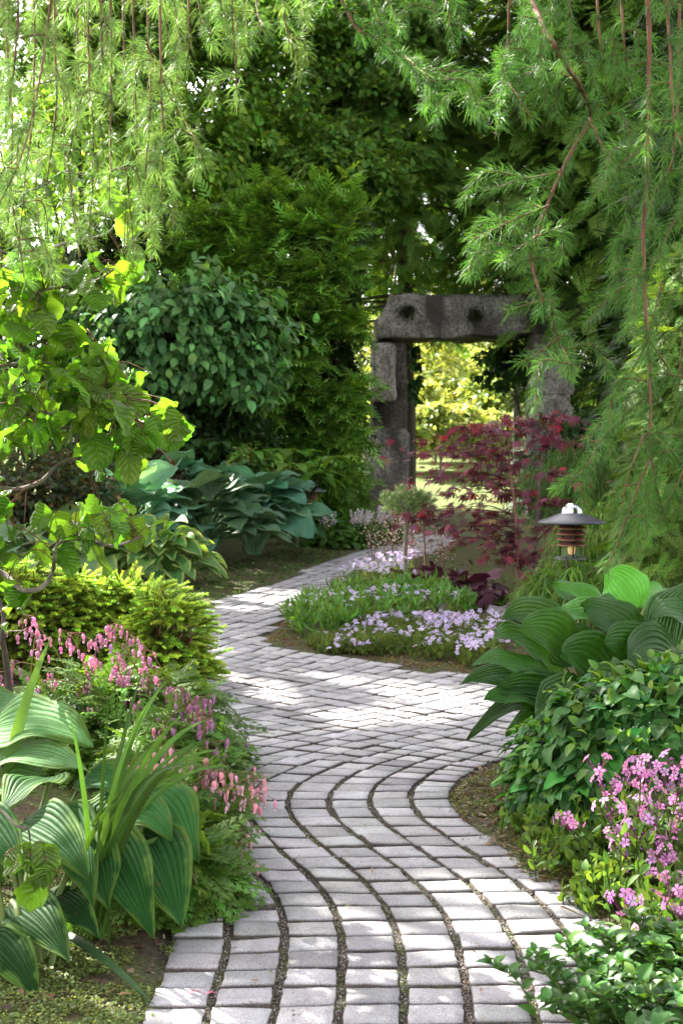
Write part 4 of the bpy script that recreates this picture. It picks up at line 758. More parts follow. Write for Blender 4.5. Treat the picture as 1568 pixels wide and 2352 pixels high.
for i, (poly, nn_, lab) in enumerate((([(650, 1452), (700, 1420), (790, 1410), (800, 1480), (690, 1480)], 105, 'tuft of fresh green upright shoots at the left point of the island bed'), ([(790, 1410), (930, 1400), (940, 1470), (800, 1475)], 120, 'tuft of fresh green upright shoots in the middle of the island bed'), ([(935, 1400), (1080, 1400), (1090, 1455), (940, 1470)], 105, 'tuft of fresh green upright shoots before the purple coral bells'))):
    r = rg(250 + i); q = groundpts(r, poly, nn_); t = thing('green_shoots', lab, 'perennial', q.mean(0) * A(1, 1, 0), 'fresh green shoots in the island bed'); b = B(); shoots(b, q, r, .17, (.1, .22, .045), 11, .085); b.build('foliage', LEAF, t)
# creeping phlox
def flower5(notch=True, rp=1., up_=.12):
    V, T = [], []
    for k in range(5):
        a = k * 1.2566; d = A(math.cos(a), math.sin(a), 0); x = A(-d[1], d[0], 0); j = len(V)
        V += [tuple(d * .08), tuple(d * .6 + x * .32 + UP * up_), tuple(d * 1. + x * .2 + UP * up_ * .4), tuple(d * .9 + UP * up_ * .6), tuple(d * 1. - x * .2 + UP * up_ * .4), tuple(d * .6 - x * .32 + UP * up_)]
        T += [(j, j + 1, j + 3), (j + 1, j + 2, j + 3), (j, j + 3, j + 5), (j + 3, j + 4, j + 5)]
    return tpl(V, F3=T)
T_FL5 = flower5()
T_TUFT = tpl(*[(lambda V, Q: (V, Q))(sum([[(math.cos(a) * .02 - math.sin(a) * .06, math.sin(a) * .02 + math.cos(a) * .06, 0), (math.cos(a) * .02 + math.sin(a) * .06, math.sin(a) * .02 - math.cos(a) * .06, 0), (math.cos(a) * (.5 if k % 2 else .25) + math.sin(a) * .02, math.sin(a) * (.5 if k % 2 else .25), .6 + .3 * (k % 2)), (math.cos(a) * (.5 if k % 2 else .25) - math.sin(a) * .02, math.sin(a) * (.5 if k % 2 else .25), .6 + .3 * (k % 2))] for k, a in enumerate(np.linspace(0, 6.28, 9)[:-1])], []), [(4 * k, 4 * k + 1, 4 * k + 2, 4 * k + 3) for k in range(8)])][0])
PHX = [([(700, 1440), (800, 1425), (1060, 1430), (1060, 1470), (800, 1475)], 170, 'thin lilac creeping phlox flowering between the green shoots', .17),
       ([(760, 1395), (830, 1362), (950, 1352), (945, 1400), (780, 1415)], 170, 'lilac creeping phlox behind the green shoots by the pine stem', .24),
       ([(700, 1490), (820, 1480), (850, 1512), (740, 1505)], 50, 'sparse pale creeping phlox at the left front of the island bed', .07),
       ([(820, 1470), (930, 1462), (940, 1515), (830, 1512)], 100, 'white-lilac creeping phlox in the middle of the bed edge', .1),
       ([(930, 1462), (1060, 1470), (1060, 1535), (940, 1520)], 190, 'densest white-lilac creeping phlox at the bed edge', .1),
       ([(1060, 1480), (1160, 1470), (1150, 1545), (1060, 1540)], 150, 'white-lilac creeping phlox tucked under the big green hosta', .12)]
for i, (poly, nn_, lab, hh) in enumerate(PHX):
    r = rg(260 + i); t = thing('creeping_phlox', lab, 'phlox', groundpts(r, poly, 50).mean(0) * A(1, 1, 0), 'creeping phlox mats in the island bed')
    q = groundpts(r, poly, 900); q[:, 2] += hh * .8 * r.random(len(q)); b = B(); inst(b, T_TUFT, q, frames(nrm(r.normal(0, .6, (len(q), 3)) + A(0, 1, 0)), UP), r.uniform(.03, .055, len(q)), vary(r, (.1, .15, .035), len(q), .3)); b.build('foliage', LEAF, t)
    cl = groundpts(r, poly, max(6, nn_ // 9)); q = cl[r.integers(0, len(cl), nn_)] + r.normal(0, 1, (nn_, 3)) * A(.055, .05, .018); q[:, 2] = np.abs(q[:, 2]) * 0 + bedz(q[:, :2])[0] + hh * r.uniform(.85, 1.2, nn_)
    b = B(); inst(b, T_FL5, q, frames(r.normal(0, 1, (nn_, 3)) * A(1, 1, .2), nrm(UP * .7 + A(0, -.6, 0) + r.normal(0, .35, (nn_, 3)))), r.uniform(.012, .02, nn_), vary(r, (.66, .56, .82), nn_, .07, .04)); b.build('blossom', PETAL, t)
# ---------------------------------------------------------------- dwarf spruce
def spruce_tpl():
    b = B(); r = rg(3); n = 46; t = np.linspace(0, .95, n); a = np.arange(n) * 2.4; d = nrm(np.stack([np.cos(a) * 1.1, .8 + .6 * t, np.sin(a) * .55 + .15], 1)); needles(b, np.stack([0 * t, t, -.12 * t * t], 1), d, .3 * (1 - .35 * t), .055, np.repeat((.72 + .75 * t ** 2)[:, None], 3, 1))
    tube(b, [A(0, -.1, 0), A(0, .5, -.03), A(0, 1, -.12)], .035, 4, (.5, .35, .2)); return np.concatenate(b.V), [np.concatenate(b.Q), np.concatenate(b.T)], np.concatenate(b.C), None
T_SPR = spruce_tpl()
for i, (px, py, D, rad, nn_, lab, bright) in enumerate(((375, 1515, 6.75, (.2, .24, .27), 800, 'yellow-green dwarf spruce mound reaching onto the paving', 1.), (295, 1440, 7.2, (.33, .25, .2), 900, 'middle mound of yellow-green dwarf spruce with a brown gap in it', 1.), (165, 1445, 7.1, (.3, .25, .24), 900, 'yellow-green dwarf spruce mound under the twisted hazel branch', 1.05), (40, 1435, 7.0, (.3, .25, .27), 800, 'dwarf spruce mound at the left edge behind the hazel trunk', 1.))):
    r = rg(400 + i); c = P(px, py, D); t = thing('dwarf_spruce', lab, 'spruce', c * A(1, 1, 0), 'dwarf spruces on the left')
    d = nrm(r.normal(0, 1, (nn_, 3))); d[:, 2] = np.where(d[:, 2] < -.8, -d[:, 2], d[:, 2]); lay = 1 + .2 * np.sin(d[:, 2] * 9 + d[:, 0] * 3) + .35 * fbm(d * 2.6, 3 + i, 2); pos = c + d * np.array(rad) * (lay * r.uniform(.72, 1.05, nn_))[:, None]
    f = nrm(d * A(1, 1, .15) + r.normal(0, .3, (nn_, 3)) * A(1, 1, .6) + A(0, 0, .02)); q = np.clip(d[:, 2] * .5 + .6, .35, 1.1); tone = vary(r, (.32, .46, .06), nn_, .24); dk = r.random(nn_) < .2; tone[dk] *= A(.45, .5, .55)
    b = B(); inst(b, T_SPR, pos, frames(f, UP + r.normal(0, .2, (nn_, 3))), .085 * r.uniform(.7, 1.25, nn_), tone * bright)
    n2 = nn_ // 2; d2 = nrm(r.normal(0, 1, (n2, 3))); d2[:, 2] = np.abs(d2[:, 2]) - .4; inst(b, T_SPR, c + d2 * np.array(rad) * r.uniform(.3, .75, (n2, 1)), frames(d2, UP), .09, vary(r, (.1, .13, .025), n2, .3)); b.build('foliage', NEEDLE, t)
    b = B()
    for k in range(60): e = c + nrm(r.normal(0, 1, 3) + A(0, 0, .1)) * np.array(rad) * .85; s = c * A(1, 1, .25) + r.normal(0, .04, 3); tube(b, spl([s, (s + e) / 2 + UP * .03, e], 6), np.linspace(.012, .003, 6), 5)
    b.build('stems', BARKR, t)
# ---------------------------------------------------------------- bleeding hearts
def fern_tpl():
    V, T = [], []
    def lobe(p, d, L, w):
        d = nrm(d); x = nrm(np.cross(d, UP)); k = len(V); V.extend([p - x * w * .15, p + d * L * .5 - x * w * .5 + UP * .02, p + d * L - UP * .05 * L, p + d * L * .5 + x * w * .5 + UP * .02]); T.extend([(k, k + 3, k + 1), (k + 3, k + 2, k + 1)])
    for i in range(5):
        t = .12 + .19 * i; p = A(0, t, -.18 * t * t); L = .46 * (1 - t * .6)
        for sg in (-1, 1):
            a = sg * (1.05 - .35 * t); d = A(math.sin(a), math.cos(a), -.1)
            lobe(p, d, L, L * .3)
            for q, s2 in ((.3, 1), (.3, -1), (.58, 1), (.58, -1)):
                a2 = a + s2 * .65; lobe(p + d * L * q, A(math.sin(a2), math.cos(a2), -.1), L * .45, L * .22)
    lobe(A(0, .85, -.14), A(0, 1, -.3), .25, .1); lobe(A(0, 0, 0), A(0, 1, -.1), .95, .03); return tpl(V, F3=T)
T_FERN = fern_tpl()
def heart_flower():
    V, Q = [], []; prof = [(0, 0), (.3, -.1), (.42, -.3), (.36, -.55), (.2, -.78), (.1, -.9), (.16, -1.02), (.04, -1.1)]; S = 7
    for i, (rr, z) in enumerate(prof):
        for j in range(S): a = j * 6.283 / S; V.append((rr * math.cos(a) * 1.15, rr * math.sin(a) * .7, z))
    for i in range(len(prof) - 1):
        for j in range(S): Q.append((i * S + j, i * S + (j + 1) % S, (i + 1) * S + (j + 1) % S, (i + 1) * S + j))
    for sg in (-1, 1):
        k = len(V); V += [(sg * .1, .1, -.8), (sg * .1, -.1, -.8), (sg * .38, -.08, -.98), (sg * .38, .08, -.98)]; Q.append((k, k + 1, k + 2, k + 3))
    sh = np.ones((len(V), 3)); z = np.array(V)[:, 2]; sh = 1 + (np.clip(-z - .7, 0, .4)[:, None] * A(.9, 1.5, 1.3)); return tpl(V, Q, sh=sh)
T_HF = heart_flower()
def raceme(par, r, start, tip, n=9, size=.026, col=(.5, .15, .27)):
    b = B(); s = np.asarray(start, float); tip = np.asarray(tip, float); top = tip + UP * .04; st = spl([s, s * .45 + top * .55 + UP * .05, top + A(.0, 0, .02), tip + (tip - s) * A(.06, .06, 0)], 12); tube(b, st, .0022, 5, (.22, .2, .08), cap=False)
    k = np.minimum(11, (12 * (.58 + .42 * r.random(n))).astype(int)); p = st[k] + r.normal(0, 1, (n, 3)) * A(.022, .022, .014); z = r.uniform(0, 6.28, n)
    ln = nrm(np.tile(UP, (n, 1)) + r.normal(0, .22, (n, 3))); sz = size * r.uniform(.55, 1.15, n); inst(b, T_HF, p - UP * .012, frames(np.stack([np.cos(z), np.sin(z), 0 * z], 1), ln), np.stack([sz * .66, sz * .66, sz * 1.1], 1), vary(r, col, n, .18, .1))
    for a, e in zip(st[k], p): tube(b, [a, e - UP * .01], .0011, 3, (.3, .12, .12), cap=False)
    b.build('flower_stem', PETAL, par, True)
BH = [(gp(220, 1770), (.34, .3, .36), 420, [(60, 1448), (45, 1560), (160, 1490), (85, 1490), (130, 1570), (20, 1620), (110, 1600), (75, 1625), (-5, 1580)], 5.1, 'pink bleeding heart by the twisted hazel trunk', 0),
      (gp(330, 1770), (.34, .3, .36), 520, [(235, 1500), (265, 1470), (300, 1495), (330, 1520), (270, 1560), (205, 1590), (365, 1570), (390, 1620), (345, 1590), (300, 1610), (240, 1650), (180, 1660), (320, 1650), (285, 1540), (215, 1545)], 5.0, 'pink bleeding heart heavy with flowers before the dwarf spruce', 0),
      (gp(400, 1850), (.18, .24, .3), 360, [(460, 1640), (440, 1650), (420, 1620), (490, 1750), (470, 1690), (400, 1680), (375, 1700), (510, 1745), (445, 1720)], 4.6, 'mauve bleeding heart leaning over the path edge', 1),
      (gp(405, 1990), (.15, .2, .26), 380, [(480, 1800), (465, 1820), (520, 1860), (545, 1830), (575, 1820), (590, 1835), (500, 1880), (525, 1905), (545, 1915), (460, 1960), (535, 1975), (550, 1960), (440, 1850), (510, 1820)], 4.0, 'pale pink sunlit bleeding heart nearest the camera over the paving', 2),
      (gp(400, 2085), (.13, .12, .19), 320, [(330, 1790), (395, 1760)], 3.75, 'ferny bleeding heart leaves under the striped hosta beside the path', 2)]
for i, (c, rad, nn_, fl, D, lab, hue) in enumerate(BH):
    r = rg(430 + i); t = thing('bleeding_heart', lab, 'bleeding heart', c, 'pink bleeding hearts on the left'); b = B(); cc = c + UP * rad[2] * .25
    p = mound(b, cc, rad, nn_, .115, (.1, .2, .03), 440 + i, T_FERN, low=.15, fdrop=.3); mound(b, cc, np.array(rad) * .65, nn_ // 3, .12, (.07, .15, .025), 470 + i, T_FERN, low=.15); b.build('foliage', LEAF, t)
    for (px, py) in fl: tip = P(px, py, D + r.uniform(-.12, .2)); raceme(t, r, c + A(r.normal(0, .1), r.normal(0, .08), rad[2] * .5), tip, int(r.integers(10, 17)), .027, [(.58, .28, .42), (.47, .22, .36), (.75, .42, .48)][hue])
# ---------------------------------------------------------------- striped hosta and sword leaves nearest on the left
def bigleaves(name, lab, cat, base, spec, mt, col, seed, kind='heart', nl=18, nw=16, fold=.16, wave=.06, group=None, pet=.008):
    r = rg(seed); t = thing(name, lab, cat, base, group); b = B(); bs = B()
    for k, (bx, by, bd, tx, ty, td, wpx, arch, nv, cm) in enumerate(spec):
        s = P(bx, by, bd); e = P(tx, ty, td); L = np.linalg.norm(e - s); cpt = (s + e) / 2 + UP * arch * L; W = wpx * bd / F * (.88 if mt is HOSTAY else 1)
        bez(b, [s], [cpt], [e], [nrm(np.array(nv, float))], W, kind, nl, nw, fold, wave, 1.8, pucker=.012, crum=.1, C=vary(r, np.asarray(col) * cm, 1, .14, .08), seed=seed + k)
        g0 = np.asarray(base) + r.normal(0, .03, 3) * A(1, 1, 0); tube(bs, spl([g0 - UP * .02, (g0 + s) / 2 + UP * .05, s + (cpt - s) * .06], 8), pet, 6, (.14, .2, .05), cap=False)
    b.build('foliage', mt, t, True); bs.build('stalks', STEM, t, True); return t
nh = gp(60, 2230)
bigleaves('striped_hosta', 'big quilted hosta with yellow-edged blue-green leaves arching over the moss in the lower left', 'hosta', nh, [
    (240, 1925, 3.45, 352, 2155, 3.2, 165, .2, (-.2, -.75, .6), 1), (325, 1915, 3.5, 418, 2135, 3.25, 200, .22, (.1, -.75, .6), 1.05), (330, 1820, 3.6, 455, 1985, 3.45, 190, .3, (.25, -.5, .8), 1.8),
    (200, 1945, 3.4, 250, 2090, 3.2, 150, .2, (-.1, -.75, .6), .9), (280, 1870, 3.55, 395, 1930, 3.4, 150, .3, (.1, -.5, .8), 1.5),
    (130, 1870, 3.5, 215, 2080, 3.2, 160, .24, (-.1, -.7, .7), .9), (50, 1890, 3.4, 205, 2020, 3.15, 160, .24, (-.2, -.5, .8), .95), (25, 2070, 3.25, 160, 2210, 3.05, 150, .2, (-.2, -.6, .8), .8),
    (-25, 2150, 3.15, 88, 2295, 3.0, 140, .2, (-.1, -.6, .8), .75), (105, 2055, 3.3, 230, 2160, 3.12, 110, .2, (.0, -.5, .9), .7), (-70, 1890, 3.3, 55, 2010, 3.1, 160, .2, (-.2, -.5, .8), 1),
    (190, 1790, 3.65, 345, 1850, 3.5, 160, .22, (.1, -.4, .9), 1.5), (230, 1890, 3.7, 300, 1830, 3.8, 140, .3, (-.1, -.5, .8), 1.2), (120, 1790, 3.6, 10, 1860, 3.35, 160, .2, (-.1, -.4, .9), 1.1)], HOSTAY, (.026, .088, .02), 500)
nh2 = gp(30, 2080)
bigleaves('striped_hosta', 'pale puckered hosta with cream sunlit leaves at the left edge below the bleeding hearts', 'hosta', nh2, [
    (-30, 1690, 3.9, 215, 1712, 3.65, 190, .24, (-.05, -.6, .8), 2.1), (-30, 1760, 3.8, 210, 1778, 3.55, 140, .2, (-.05, -.4, .9), 1.9), (-40, 1830, 3.75, 115, 1805, 3.6, 160, .22, (0, -.4, .9), 1.6), (-60, 1640, 4, 60, 1610, 4.0, 150, .2, (0, -.4, .9), 1.3)], HOSTAY, (.06, .13, .045), 520)
st = gp(215, 2170); r = rg(530); t = thing('sword_leaf_clump', 'clump of long narrow sword leaves fanning out over the striped hosta', 'daylily', st, 'sword leaves'); b = B()
SW = [(235, 1850, 250, 1600, 18), (270, 1830, 420, 1640, 20), (280, 1840, 500, 1690, 18), (255, 1860, 360, 1640, 16), (265, 1850, 440, 1780, 20), (240, 1880, 330, 1720, 16), (285, 1830, 530, 1760, 18), (210, 1900, 160, 1640, 18), (240, 1800, 385, 1562, 26), (255, 1790, 328, 1545, 16), (270, 1800, 482, 1652, 24), (262, 1815, 515, 1722, 24), (250, 1815, 458, 1757, 20), (240, 1830, 390, 1690, 18), (250, 1840, 350, 1600, 14), (262, 1838, 470, 1700, 20), (240, 1845, 300, 1660, 16), (250, 1850, 420, 1800, 16), (130, 2010, 350, 1740, 18), (225, 1960, 455, 1915, 20), (230, 1870, 480, 1850 - 110, 18), (120, 2050, 300, 1760, 16)]
for k, (bx, by, tx, ty, wp) in enumerate(SW):
    s = st + r.normal(0, .03, 3) * A(1, 1, 0); m_ = P(bx, by, 3.33 + r.normal(0, .04)); e = P(tx, ty, 3.4 + r.normal(0, .12)); bez(b, [s], [2 * m_ - (s + e) / 2 if False else m_ + (m_ - s) * .25], [e], [nrm(A(r.normal(0, .3), -.8, .4))], wp * 2.8 / F, 'strap', 16, 2, .35, C=vary(r, (.055, .13, .022), 1, .25), seed=k)
b.build('foliage', LEAF, t, True)
st = gp(5, 2060); t = thing('sword_leaf_clump', 'two tall sword leaves standing at the left edge', 'daylily', st, 'sword leaves'); b = B()
for (tx, ty, mx_, my, wp) in ((122, 1455, 20, 1720, 34), (90, 1690, 20, 1790, 22)): bez(b, [st], [P(mx_ - 25, my, 3.75)], [P(tx, ty, 3.8)], [A(.3, -.8, .4)], wp * 3.7 / F, 'strap', 16, 2, .35, C=(.1, .2, .045), seed=3)
b.build('foliage', LEAF, t, True)
st = gp(60, 2200); t = thing('sword_leaf_clump', 'single long dark sword leaf drooping over the moss towards the paving', 'daylily', st, 'sword leaves'); b = B(); bez(b, [P(110, 2130, 3.35)], [P(215, 2165, 3.15)], [gp(358, 2318) + UP * .01], [A(0, -.5, .8)], 24 * 3.3 / F, 'strap', 18, 2, .3, C=(.05, .11, .04), seed=3); bez(b, [st], [P(80, 2150, 3.3)], [P(111, 2131, 3.35)], [A(0, -.6, .7)], .02, 'strap', 8, 2, .3, C=(.06, .12, .04)); b.build('foliage', LEAF, t, True)
# ---------------------------------------------------------------- moss and small ground cover
for nm, lab, poly, nn_, sz, col, sd in (('moss_ground_cover', 'fine moss and creeping leaves on the soil left of the paving', [(-150, 2700), (-150, 2060), (200, 2010), (420, 2080), (405, 2160), (375, 2250), (350, 2352), (260, 2700)], 26000, .0085, (.16, .21, .06), 1),
        ('moss_ground_cover', 'thin moss on the soil between the paving and the green mound on the right', [(1015, 1832), (1110, 1765), (1250, 1740), (1300, 1800), (1300, 1960), (1500, 2120), (1500, 2250), (1300, 2088), (1100, 1925)], 8000, .008, (.13, .15, .04), 2),
        ('low_weeds', 'low weeds and moss along the far left edge of the paving', [(330, 1345), (560, 1295), (760, 1240), (860, 1240), (700, 1312), (500, 1384), (430, 1415), (330, 1400)], 3200, .03, (.07, .12, .03), 3),
        ('bed_litter', 'brown litter and fine moss along the front edge of the island bed', [(600, 1478), (640, 1425), (700, 1465), (1090, 1530), (1100, 1556), (960, 1540), (800, 1512)], 3000, .014, (.14, .1, .05), 4)):
    r = rg(540 + sd); q = groundpts(r, poly, nn_); k = vn(q * 9, 3); q = q[k > .33]; n_ = len(q); q[:, 2] += .004 + .006 * r.random(n_); b = B(); inst(b, T_LEAF, q, frames(r.normal(0, 1, (n_, 3)) * A(1, 1, .35), nrm(UP + r.normal(0, .35, (n_, 3)))), sz * r.uniform(.6, 1.5, n_), vary(r, col, n_, .35)); tag(b.build(nm, LEAF), lab, 'ground cover', kind='stuff')
T_CHIP = tpl([(-.5, 0, 0), (.5, .1, .05), (.35, 1, .02), (-.4, .85, .08)], [(0, 1, 2, 3)])
for lab, polys_, nn_, sd in (('brown bark crumbs, twigs and dead leaves on the soil of the left bed', [(-300, 2700), (-300, 1700), (400, 1700), (470, 2000), (405, 2160), (350, 2352), (260, 2700)], 2200, 1), ('brown bark crumbs, twigs and dead leaves on the soil of the right bed', [(1015, 1832), (1110, 1765), (1300, 1725), (1700, 1900), (1700, 2352), (1530, 2352), (1440, 2165), (1300, 2088), (1100, 1925)], 5200, 2), ('fine bark crumbs and dead leaves on the soil beside the far paving and the island bed', [(600, 1480), (660, 1405), (900, 1300), (1100, 1300), (1250, 1560), (1080, 1552), (960, 1540)], 3000, 3)):
    r = rg(700 + sd); q = groundpts(r, polys_, nn_); n_ = len(q); q[:, 2] += .003 + .005 * r.random(n_); b = B(); pal = A([.12, .075, .045], [.2, .13, .075], [.06, .045, .032], [.26, .2, .13], [.16, .07, .04]).reshape(-1, 3)[r.integers(0, 5, n_)]
    sz = .011 * np.exp(r.normal(0, .5, n_)); inst(b, T_CHIP, q, frames(r.normal(0, 1, (n_, 3)) * A(1, 1, .25), nrm(UP + r.normal(0, .4, (n_, 3)))), np.stack([sz * r.uniform(.15, .8, n_), sz * r.uniform(.8, 2.2, n_), sz], 1), pal); tag(b.build('bark_litter', STEM), lab, 'litter', kind='stuff')
# ---------------------------------------------------------------- big green hosta on the right
rh = gp(1345, 1725)
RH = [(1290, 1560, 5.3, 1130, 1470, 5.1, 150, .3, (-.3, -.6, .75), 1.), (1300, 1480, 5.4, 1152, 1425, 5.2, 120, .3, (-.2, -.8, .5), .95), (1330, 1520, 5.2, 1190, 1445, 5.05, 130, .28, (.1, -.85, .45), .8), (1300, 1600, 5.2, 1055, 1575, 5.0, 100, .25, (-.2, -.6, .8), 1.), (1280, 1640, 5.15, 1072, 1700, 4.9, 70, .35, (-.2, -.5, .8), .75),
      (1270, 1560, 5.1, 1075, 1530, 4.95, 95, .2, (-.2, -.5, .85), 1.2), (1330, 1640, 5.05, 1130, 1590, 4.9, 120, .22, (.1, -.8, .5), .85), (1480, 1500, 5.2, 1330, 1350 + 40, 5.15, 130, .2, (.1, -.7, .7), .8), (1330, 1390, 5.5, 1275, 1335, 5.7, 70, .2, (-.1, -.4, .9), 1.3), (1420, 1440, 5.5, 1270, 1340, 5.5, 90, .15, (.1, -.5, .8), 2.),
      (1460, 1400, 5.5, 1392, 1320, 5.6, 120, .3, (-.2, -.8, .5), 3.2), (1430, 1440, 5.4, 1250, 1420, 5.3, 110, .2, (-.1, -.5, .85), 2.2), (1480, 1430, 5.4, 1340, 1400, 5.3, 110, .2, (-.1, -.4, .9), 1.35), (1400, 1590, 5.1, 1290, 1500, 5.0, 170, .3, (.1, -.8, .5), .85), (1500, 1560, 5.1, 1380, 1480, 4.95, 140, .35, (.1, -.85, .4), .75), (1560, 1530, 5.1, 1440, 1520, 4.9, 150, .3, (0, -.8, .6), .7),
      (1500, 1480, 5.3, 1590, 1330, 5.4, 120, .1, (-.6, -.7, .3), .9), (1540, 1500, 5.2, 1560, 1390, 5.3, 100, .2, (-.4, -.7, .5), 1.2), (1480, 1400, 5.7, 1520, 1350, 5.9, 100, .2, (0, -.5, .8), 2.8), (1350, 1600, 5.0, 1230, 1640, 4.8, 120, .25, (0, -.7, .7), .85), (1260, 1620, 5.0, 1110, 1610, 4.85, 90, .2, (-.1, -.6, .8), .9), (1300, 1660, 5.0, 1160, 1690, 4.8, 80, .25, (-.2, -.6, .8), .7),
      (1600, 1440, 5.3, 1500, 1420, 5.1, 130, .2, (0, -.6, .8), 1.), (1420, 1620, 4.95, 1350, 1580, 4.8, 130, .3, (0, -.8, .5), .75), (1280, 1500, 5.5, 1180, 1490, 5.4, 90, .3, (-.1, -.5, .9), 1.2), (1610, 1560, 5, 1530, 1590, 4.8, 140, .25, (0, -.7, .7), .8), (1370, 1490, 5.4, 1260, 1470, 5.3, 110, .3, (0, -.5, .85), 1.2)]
bigleaves('hosta', 'large deep green hosta spilling over the paving on the right in front of the lamp', 'hosta', rh, RH, HOSTA, (.03, .105, .011), 560, 'ovate', 12, 12, .18, .07)
# mound of pointed leaves below it
r = rg(570); mc = gp(1500, 1900); t = thing('pointed_leaf_mound', 'dense green mound of small overlapping pointed leaves under the big hosta', 'shrub', mc); b = B()
n_ = 8200; d = nrm(r.normal(0, 1, (n_, 3))); d = d[(d[:, 1] < .35) & (d[:, 2] > -.25)]; k = len(d); c = mc + A(.05, .1, .04); pos = c + d * A(.47, .4, .39) * (r.uniform(.86, 1.05, (k, 1)) * (1 + .22 * fbm(d * 3, 5, 2)[:, None]))
f = nrm(d * A(1, 1, .2) + r.normal(0, .45, (k, 3)) + A(-.15, 0, -.45)); up = nrm(d * .6 + UP * .8 + r.normal(0, .3, (k, 3)))
inst(b, T_HEART, pos, frames(f, up), .064 * r.uniform(.4, 1.4, k), vary(r, (.05, .15, .03), k, .4, .2)); k2 = 500; d2 = d[:k2]; inst(b, T_OV, pos[:k2] + d2 * .035, frames(nrm(d2 + r.normal(0, .5, (k2, 3))), nrm(UP + d2 * .5)), .045 * r.uniform(.5, 1.3, k2), vary(r, (.11, .22, .035), k2, .3)); b.build('foliage', LEAF, t, True); b = B()
for k in range(26): e = c + nrm(r.normal(0, 1, 3) * A(1, 1, .4) + UP * .35) * A(.4, .38, .4); tube(b, spl([mc - UP * .03, (mc + e) / 2 + UP * .06, e], 6), .004, 5, (.2, .13, .06))
b.build('stems', STEM, t)
# ---------------------------------------------------------------- pink woodland phlox and glossy creeper in the lower right
T_FLP = flower5(up_=.2)
PHL = [(gp(1480, 2010), 3.85, [(1375, 1755), (1392, 1800), (1398, 1858), (1307, 1882), (1440, 1780), (1468, 1850), (1415, 1920)], 'pink woodland phlox nearest the leafy mound'),
       (gp(1590, 2060), 3.75, [(1500, 1755), (1545, 1750), (1480, 1795), (1530, 1830), (1508, 1872), (1555, 1900), (1465, 1900), (1510, 1950), (1500, 1990), (1548, 1960), (1470, 1765), (1555, 1800), (1440, 1945), (1530, 1780), (1560, 1850), (1490, 1920)], 'pink woodland phlox with the densest flower heads at the right edge'),
       (gp(1520, 2200), 3.4, [(1430, 2068), (1562, 2080), (1500, 2125), (1492, 2142), (1560, 2170), (1540, 2030)], 'pink woodland phlox with few flowers above the glossy creeper')]
for i, (c, D, heads, lab) in enumerate(PHL):
    r = rg(580 + i); t = thing('pink_phlox', lab, 'phlox', c, 'pink woodland phlox on the right'); b = B(); n_ = 70; q = np.stack([c[0] + r.normal(0, .13, n_), c[1] + r.normal(0, .13, n_), 0 * r.random(n_)], 1); q[:, 2] = bedz(q[:, :2])[0]
    ok_ = ~inpoly(q[:, :2], PATH); shoots(b, q[ok_], r, .19, (.085, .165, .032), 12, .04, T_ELL); bs = B()
    for (px, py) in heads:
        e = P(px, py, D - .14 - (.12 if py > 1920 else 0) + r.uniform(-.1, .1)); s = A(c[0] + (e[0] - c[0]) * .6 + r.normal(0, .03), c[1] + r.normal(0, .05), c[2]); sp_ = spl([s, (s + e) / 2 + r.normal(0, .015, 3), e - UP * .03], 8); tube(bs, sp_, .0022, 5, (.16, .2, .06), cap=False)
        inst(bs, T_ELL, sp_[[2, 2, 4, 4, 5]], frames(r.normal(0, 1, (5, 3)) * A(1, 1, .3) + UP * .2, np.tile(UP, (5, 1))), .04, (.1, .19, .04))
        n2 = int(r.integers(5, 9)); dd_ = nrm(r.normal(0, 1, (n2, 3)) * A(1, 1, .7) + A(0, -.5, .3)); p = e + dd_ * A(.042, .042, .028); fb = B(); inst(fb, T_FLP, p, frames(nrm(np.cross(dd_, r.normal(0, 1, (n2, 3)))), dd_), .0135 * r.uniform(.7, 1.2, n2), vary(r, (.6, .27, .5), n2, .25, .12))
        for z in p: tube(fb, [e - UP * .03, z], .0012, 3, (.25, .06, .16), cap=False)
        m_ = int(r.integers(2, 6)); inst(fb, T_BLOB, e - UP * .01 + r.normal(0, .014, (m_, 3)), frames(r.normal(0, 1, (m_, 3)), UP), np.tile(A(.0028, .0028, .008), (m_, 1)), (.28, .08, .3)); fb.build('flower_head', PETAL, t)
    b.build('foliage', LEAF, t); bs.build('stems', STEM, t)
VN = [((1420, 2390), .25, 'glossy creeper reaching over the paving in the lower right corner', 40, [(1225, 2150 + 35), (1285, 2170), (1215, 2200), (1300, 2150)]), ((1540, 2320), .22, 'glossy creeper thick under the pink phlox at the right edge', 44, [(1500, 2170), (1560, 2150)]), ((1580, 2440), .22, 'glossy creeper cut by the bottom right corner of the view', 36, [(1450, 2240)])]
for i, ((px, py), R_, lab, ns, ex) in enumerate(VN):
    r = rg(590 + i); c = gp(px, py); t = thing('glossy_creeper', lab, 'creeper', c, 'glossy creepers in the lower right'); b = B(); bs = B()
    tips = [c + A(r.normal(0, R_ * .5), r.normal(0, R_ * .5), r.uniform(.05, .17)) for _ in range(ns)] + [P(x, y, c[1] - .05) for x, y in ex]
    for e in tips:
        s = c + (e - c) * A(.35, .35, 0) + r.normal(0, .03, 3) * A(1, 1, 0); sp_ = spl([s, (s + e) / 2 + UP * .04, e], 10); tube(bs, sp_, .0018, 5, (.14, .19, .05), cap=False)
        for k in range(2, 10):
            a = k * 1.57 + r.normal(0, .3); tg = nrm(sp_[min(9, k + 1)] - sp_[k - 1]) if k < 9 else UP
            for sg in (-1, 1):
                o = nrm(A(sg * math.cos(a), sg * math.sin(a), .5) + tg * .5); L = .042 * r.uniform(.7, 1.15) * (1 if k < 9 else .75); inst(b, T_OV, [sp_[k]], frames([o], [nrm(UP - o * .3 + r.normal(0, .15, 3))]), np.array([L]), vary(r, (.05, .13, .026), 1, .3))
    b.build('foliage', GLOSS, t, True); bs.build('stems', STEM, t)
